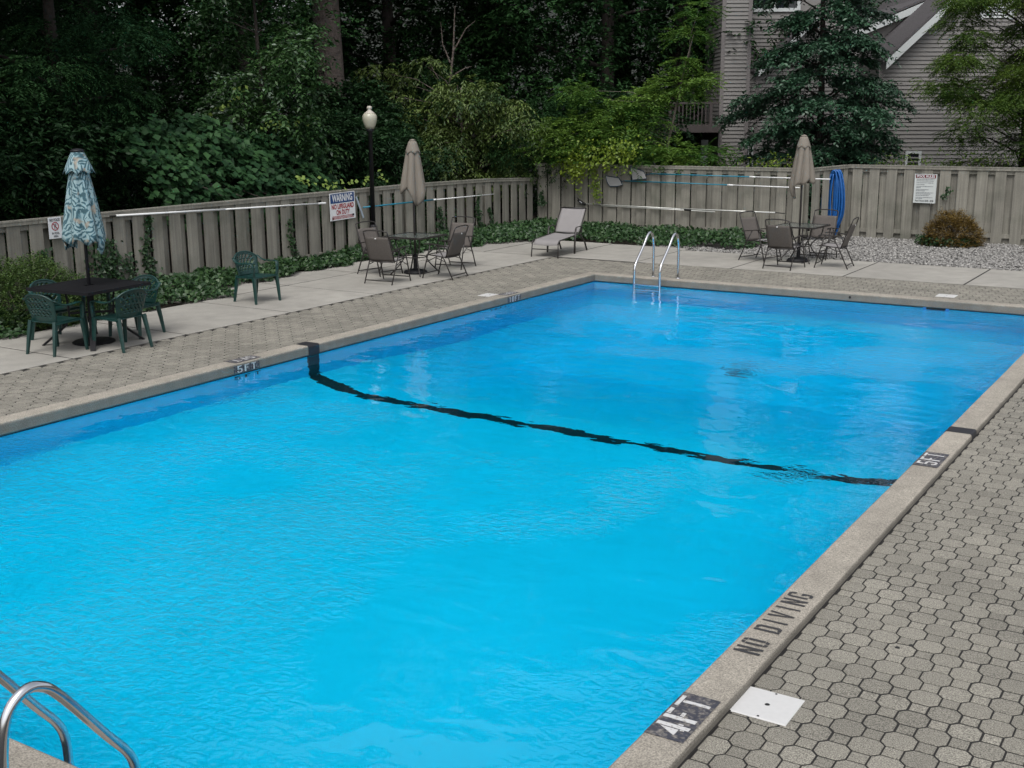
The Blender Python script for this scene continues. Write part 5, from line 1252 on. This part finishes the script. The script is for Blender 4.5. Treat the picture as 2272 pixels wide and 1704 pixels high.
# hose hung in long loops near the fence corner
t = thing('vacuum_hose', 'bright blue hose hung in long loops at the fence corner', 'hose')
b = MB()
for k in range(22):
    q = k/21; xa = -6.36+.20*q; zb = .05+.42*abs(math.sin(k*1.9))*.6; sp = .115+.085*math.sin(k*2.1)
    cx, cyy = -6.27+.04*math.sin(k*1.3), 16.36+.013*k
    P = bez([(cx-.02-sp*.4,cyy,1.52),(cx-sp-.03,cyy-.03,1.0),(cx-sp*1.05,cyy-.03,.5),(cx-sp*.5,cyy-.03,zb),(cx+sp*.4,cyy-.03,zb+.02),(cx+sp,cyy-.03,.6),(cx+sp*.95,cyy-.03,1.1),(cx+.02+sp*.35,cyy,1.50),(cx,cyy,1.585),(cx-.02-sp*.4,cyy,1.52)],5)
    b.tube(P, .021, 8)
b.obj('coil', m_hose, t, smooth=True)
b = MB(); b.tube([(-6.20,16.30,.30),(-6.19,16.28,.16)], .028, 8); b.obj('cuff', m_whitepaint, t)
b = MB(); b.tube([(-6.45,16.5,1.50),(-6.27,16.45,1.55),(-6.20,16.44,1.60)], .012, 6); b.obj('hook', m_darkmetal, t)

# ---------------------------------------------------------------- signs
def sign(label, W_, H, origin, axis_x, nrm, tilt=0.0, m=None):
    """children are built in xy with z out of the face"""
    o = thing('sign', label, 'sign', origin); ax = Vector(axis_x).normalized(); nz = Vector(nrm).normalized(); ay = nz.cross(ax)
    M_ = Matrix((ax, ay, nz)).transposed().to_4x4() @ Matrix.Rotation(tilt, 4, 'Z'); M_.translation = Vector(origin); o.matrix_world = M_
    b = MB(); b.box(-W_/2,-H/2,-.004,W_/2,H/2,.002); b.obj('plate', m or m_signwhite, o)
    return o
def flat(o, name, x0, y0, x1, y1, z, m):
    b = MB(); b.add([(x0,y0,z),(x1,y0,z),(x1,y1,z),(x0,y1,z)], [(0,1,2,3)]); return b.obj(name, m, o)
def put(o, txt, x, y, size, m, z=.0065, bold=0.0, sx=1.0, fit=None, align='CENTER'):
    me = text_mesh(txt, size, m, bold=bold, sx=sx, align=align)
    if fit:
        xs = [v.co.x for v in me.vertices]; k = fit/(max(xs)-min(xs)); me.transform(Matrix.Diagonal((k,1,1,1)))
    link('lettering', me, o, (x,y,z))
def dashes(o, y, x0, x1, h, m, seed, z=.0065):
    r = random.Random(seed); b = MB(); x = x0
    while x < x1-.004:
        w_ = min(r.uniform(.010,.04), x1-x); b.add([(x,y-h/2,z),(x+w_,y-h/2,z),(x+w_,y+h/2,z),(x,y+h/2,z)],[(0,1,2,3)]); x += w_+r.uniform(.004,.008)
    return b
o = sign('blue, white and red warning sign on the left fence', .80, .56, (-13.775,7.53,1.115), (0,1,0), (1,0,0), .02)
flat(o,'header_panel',-.375,.07,.375,.262,.0045,m_blue); put(o,'WARNING',0,.165,.20,m_signwhite,bold=.006,fit=.64)
put(o,'NO LIFEGUARD',0,-.005,.135,m_red,bold=.004,fit=.70); put(o,'ON DUTY',0,-.125,.135,m_red,bold=.004,fit=.42)
for k,(yy_,sd) in enumerate(((-.198,1),(-.222,2),(-.246,3))):
    dashes(o,yy_,-.34,.34,.013,m_red,sd).obj('fine_print', m_red, o)
flat(o,'ink_block',-.35,-.262,-.30,-.212,.0075,m_darkred); flat(o,'ink_block',.29,-.225,.35,-.185,.0075,m_ink)
o = sign('small white no food sign on the left fence beside the leaf-print parasol', .24, .335, (-13.775,.575,1.265), (0,1,0), (1,0,0), 0)
put(o,'NO FOOD',0,.122,.062,m_ink,bold=.0015,fit=.19); put(o,'IN POOL',0,-.085,.046,m_ink,bold=.001,fit=.14); put(o,'AREA',0,-.132,.046,m_ink,bold=.001,fit=.09)
b = MB(); n_=28; b.add([(r_*math.cos(2*PI*k/n_),.025+r_*math.sin(2*PI*k/n_),.0065) for r_ in (.068,.054) for k in range(n_)], [(k,(k+1)%n_,n_+(k+1)%n_,n_+k) for k in range(n_)]); b.obj('prohibition_ring', m_red, o)
b = MB(); b.add([(-.044,.062,.008),(-.036,.070,.008),(.044,-.012,.008),(.036,-.020,.008)],[(3,2,1,0)]); b.obj('slash', m_red, o)
b = MB(); b.add([(-.018,-.02,.0058),(-.010,-.02,.0058),(-.008,.065,.0058),(-.020,.065,.0058)],[(0,1,2,3)]); b.add([(.008,-.02,.0058),(.016,-.02,.0058),(.020,.065,.0058),(.006,.065,.0058)],[(0,1,2,3)]); b.obj('fork_and_knife', m_ink, o)
o = sign('pale pool rules sign with a dark red heading on the right fence', .50, .665, (-4.315,16.99,1.19), (1,0,0), (0,-1,0), -.005, m_signgrey)
flat(o,'header_panel',-.225,.235,.225,.312,.0045,m_darkred); put(o,'POOL RULES',0,.273,.075,m_signwhite,bold=.002,fit=.40)
rows = [(.205,.21),(.172,.19),(.130,.18),(.090,-.02),(.048,.18),(.020,-.10),(-.025,.08),(-.053,.0),(-.095,.19),(-.125,.13),(-.160,.10),(-.205,.18),(-.232,-.05)]
for k,(yy_,x1) in enumerate(rows): dashes(o,yy_,-.20,x1,.011,m_inkgrey,10+k).obj('fine_print', m_inkgrey, o)
put(o,'Pool Hours 8:00 - 8:00',0,-.282,.055,m_ink,bold=.001,fit=.41)
b = MB(); b.box(-.25,-.3325,.002,.25,-.325,.0045); b.box(-.25,.325,.002,.25,.3325,.0045); b.box(-.25,-.325,.002,-.242,.325,.0045); b.box(.242,-.325,.002,.25,.325,.0045); b.obj('border', m_trim, o)
t = thing('paddle_strip', 'pale blue-grey strip hanging aslant right of the warning sign', 'strip')
b = MB(); b.flatbar([(-13.77,7.97,1.27),(-13.77,8.19,.82)], .045, .012, upv=(0,1,0)); b.obj('strip', mat('pale_blue_grey',(.30,.36,.42),.5), t)
print('script done', len(bpy.data.objects))
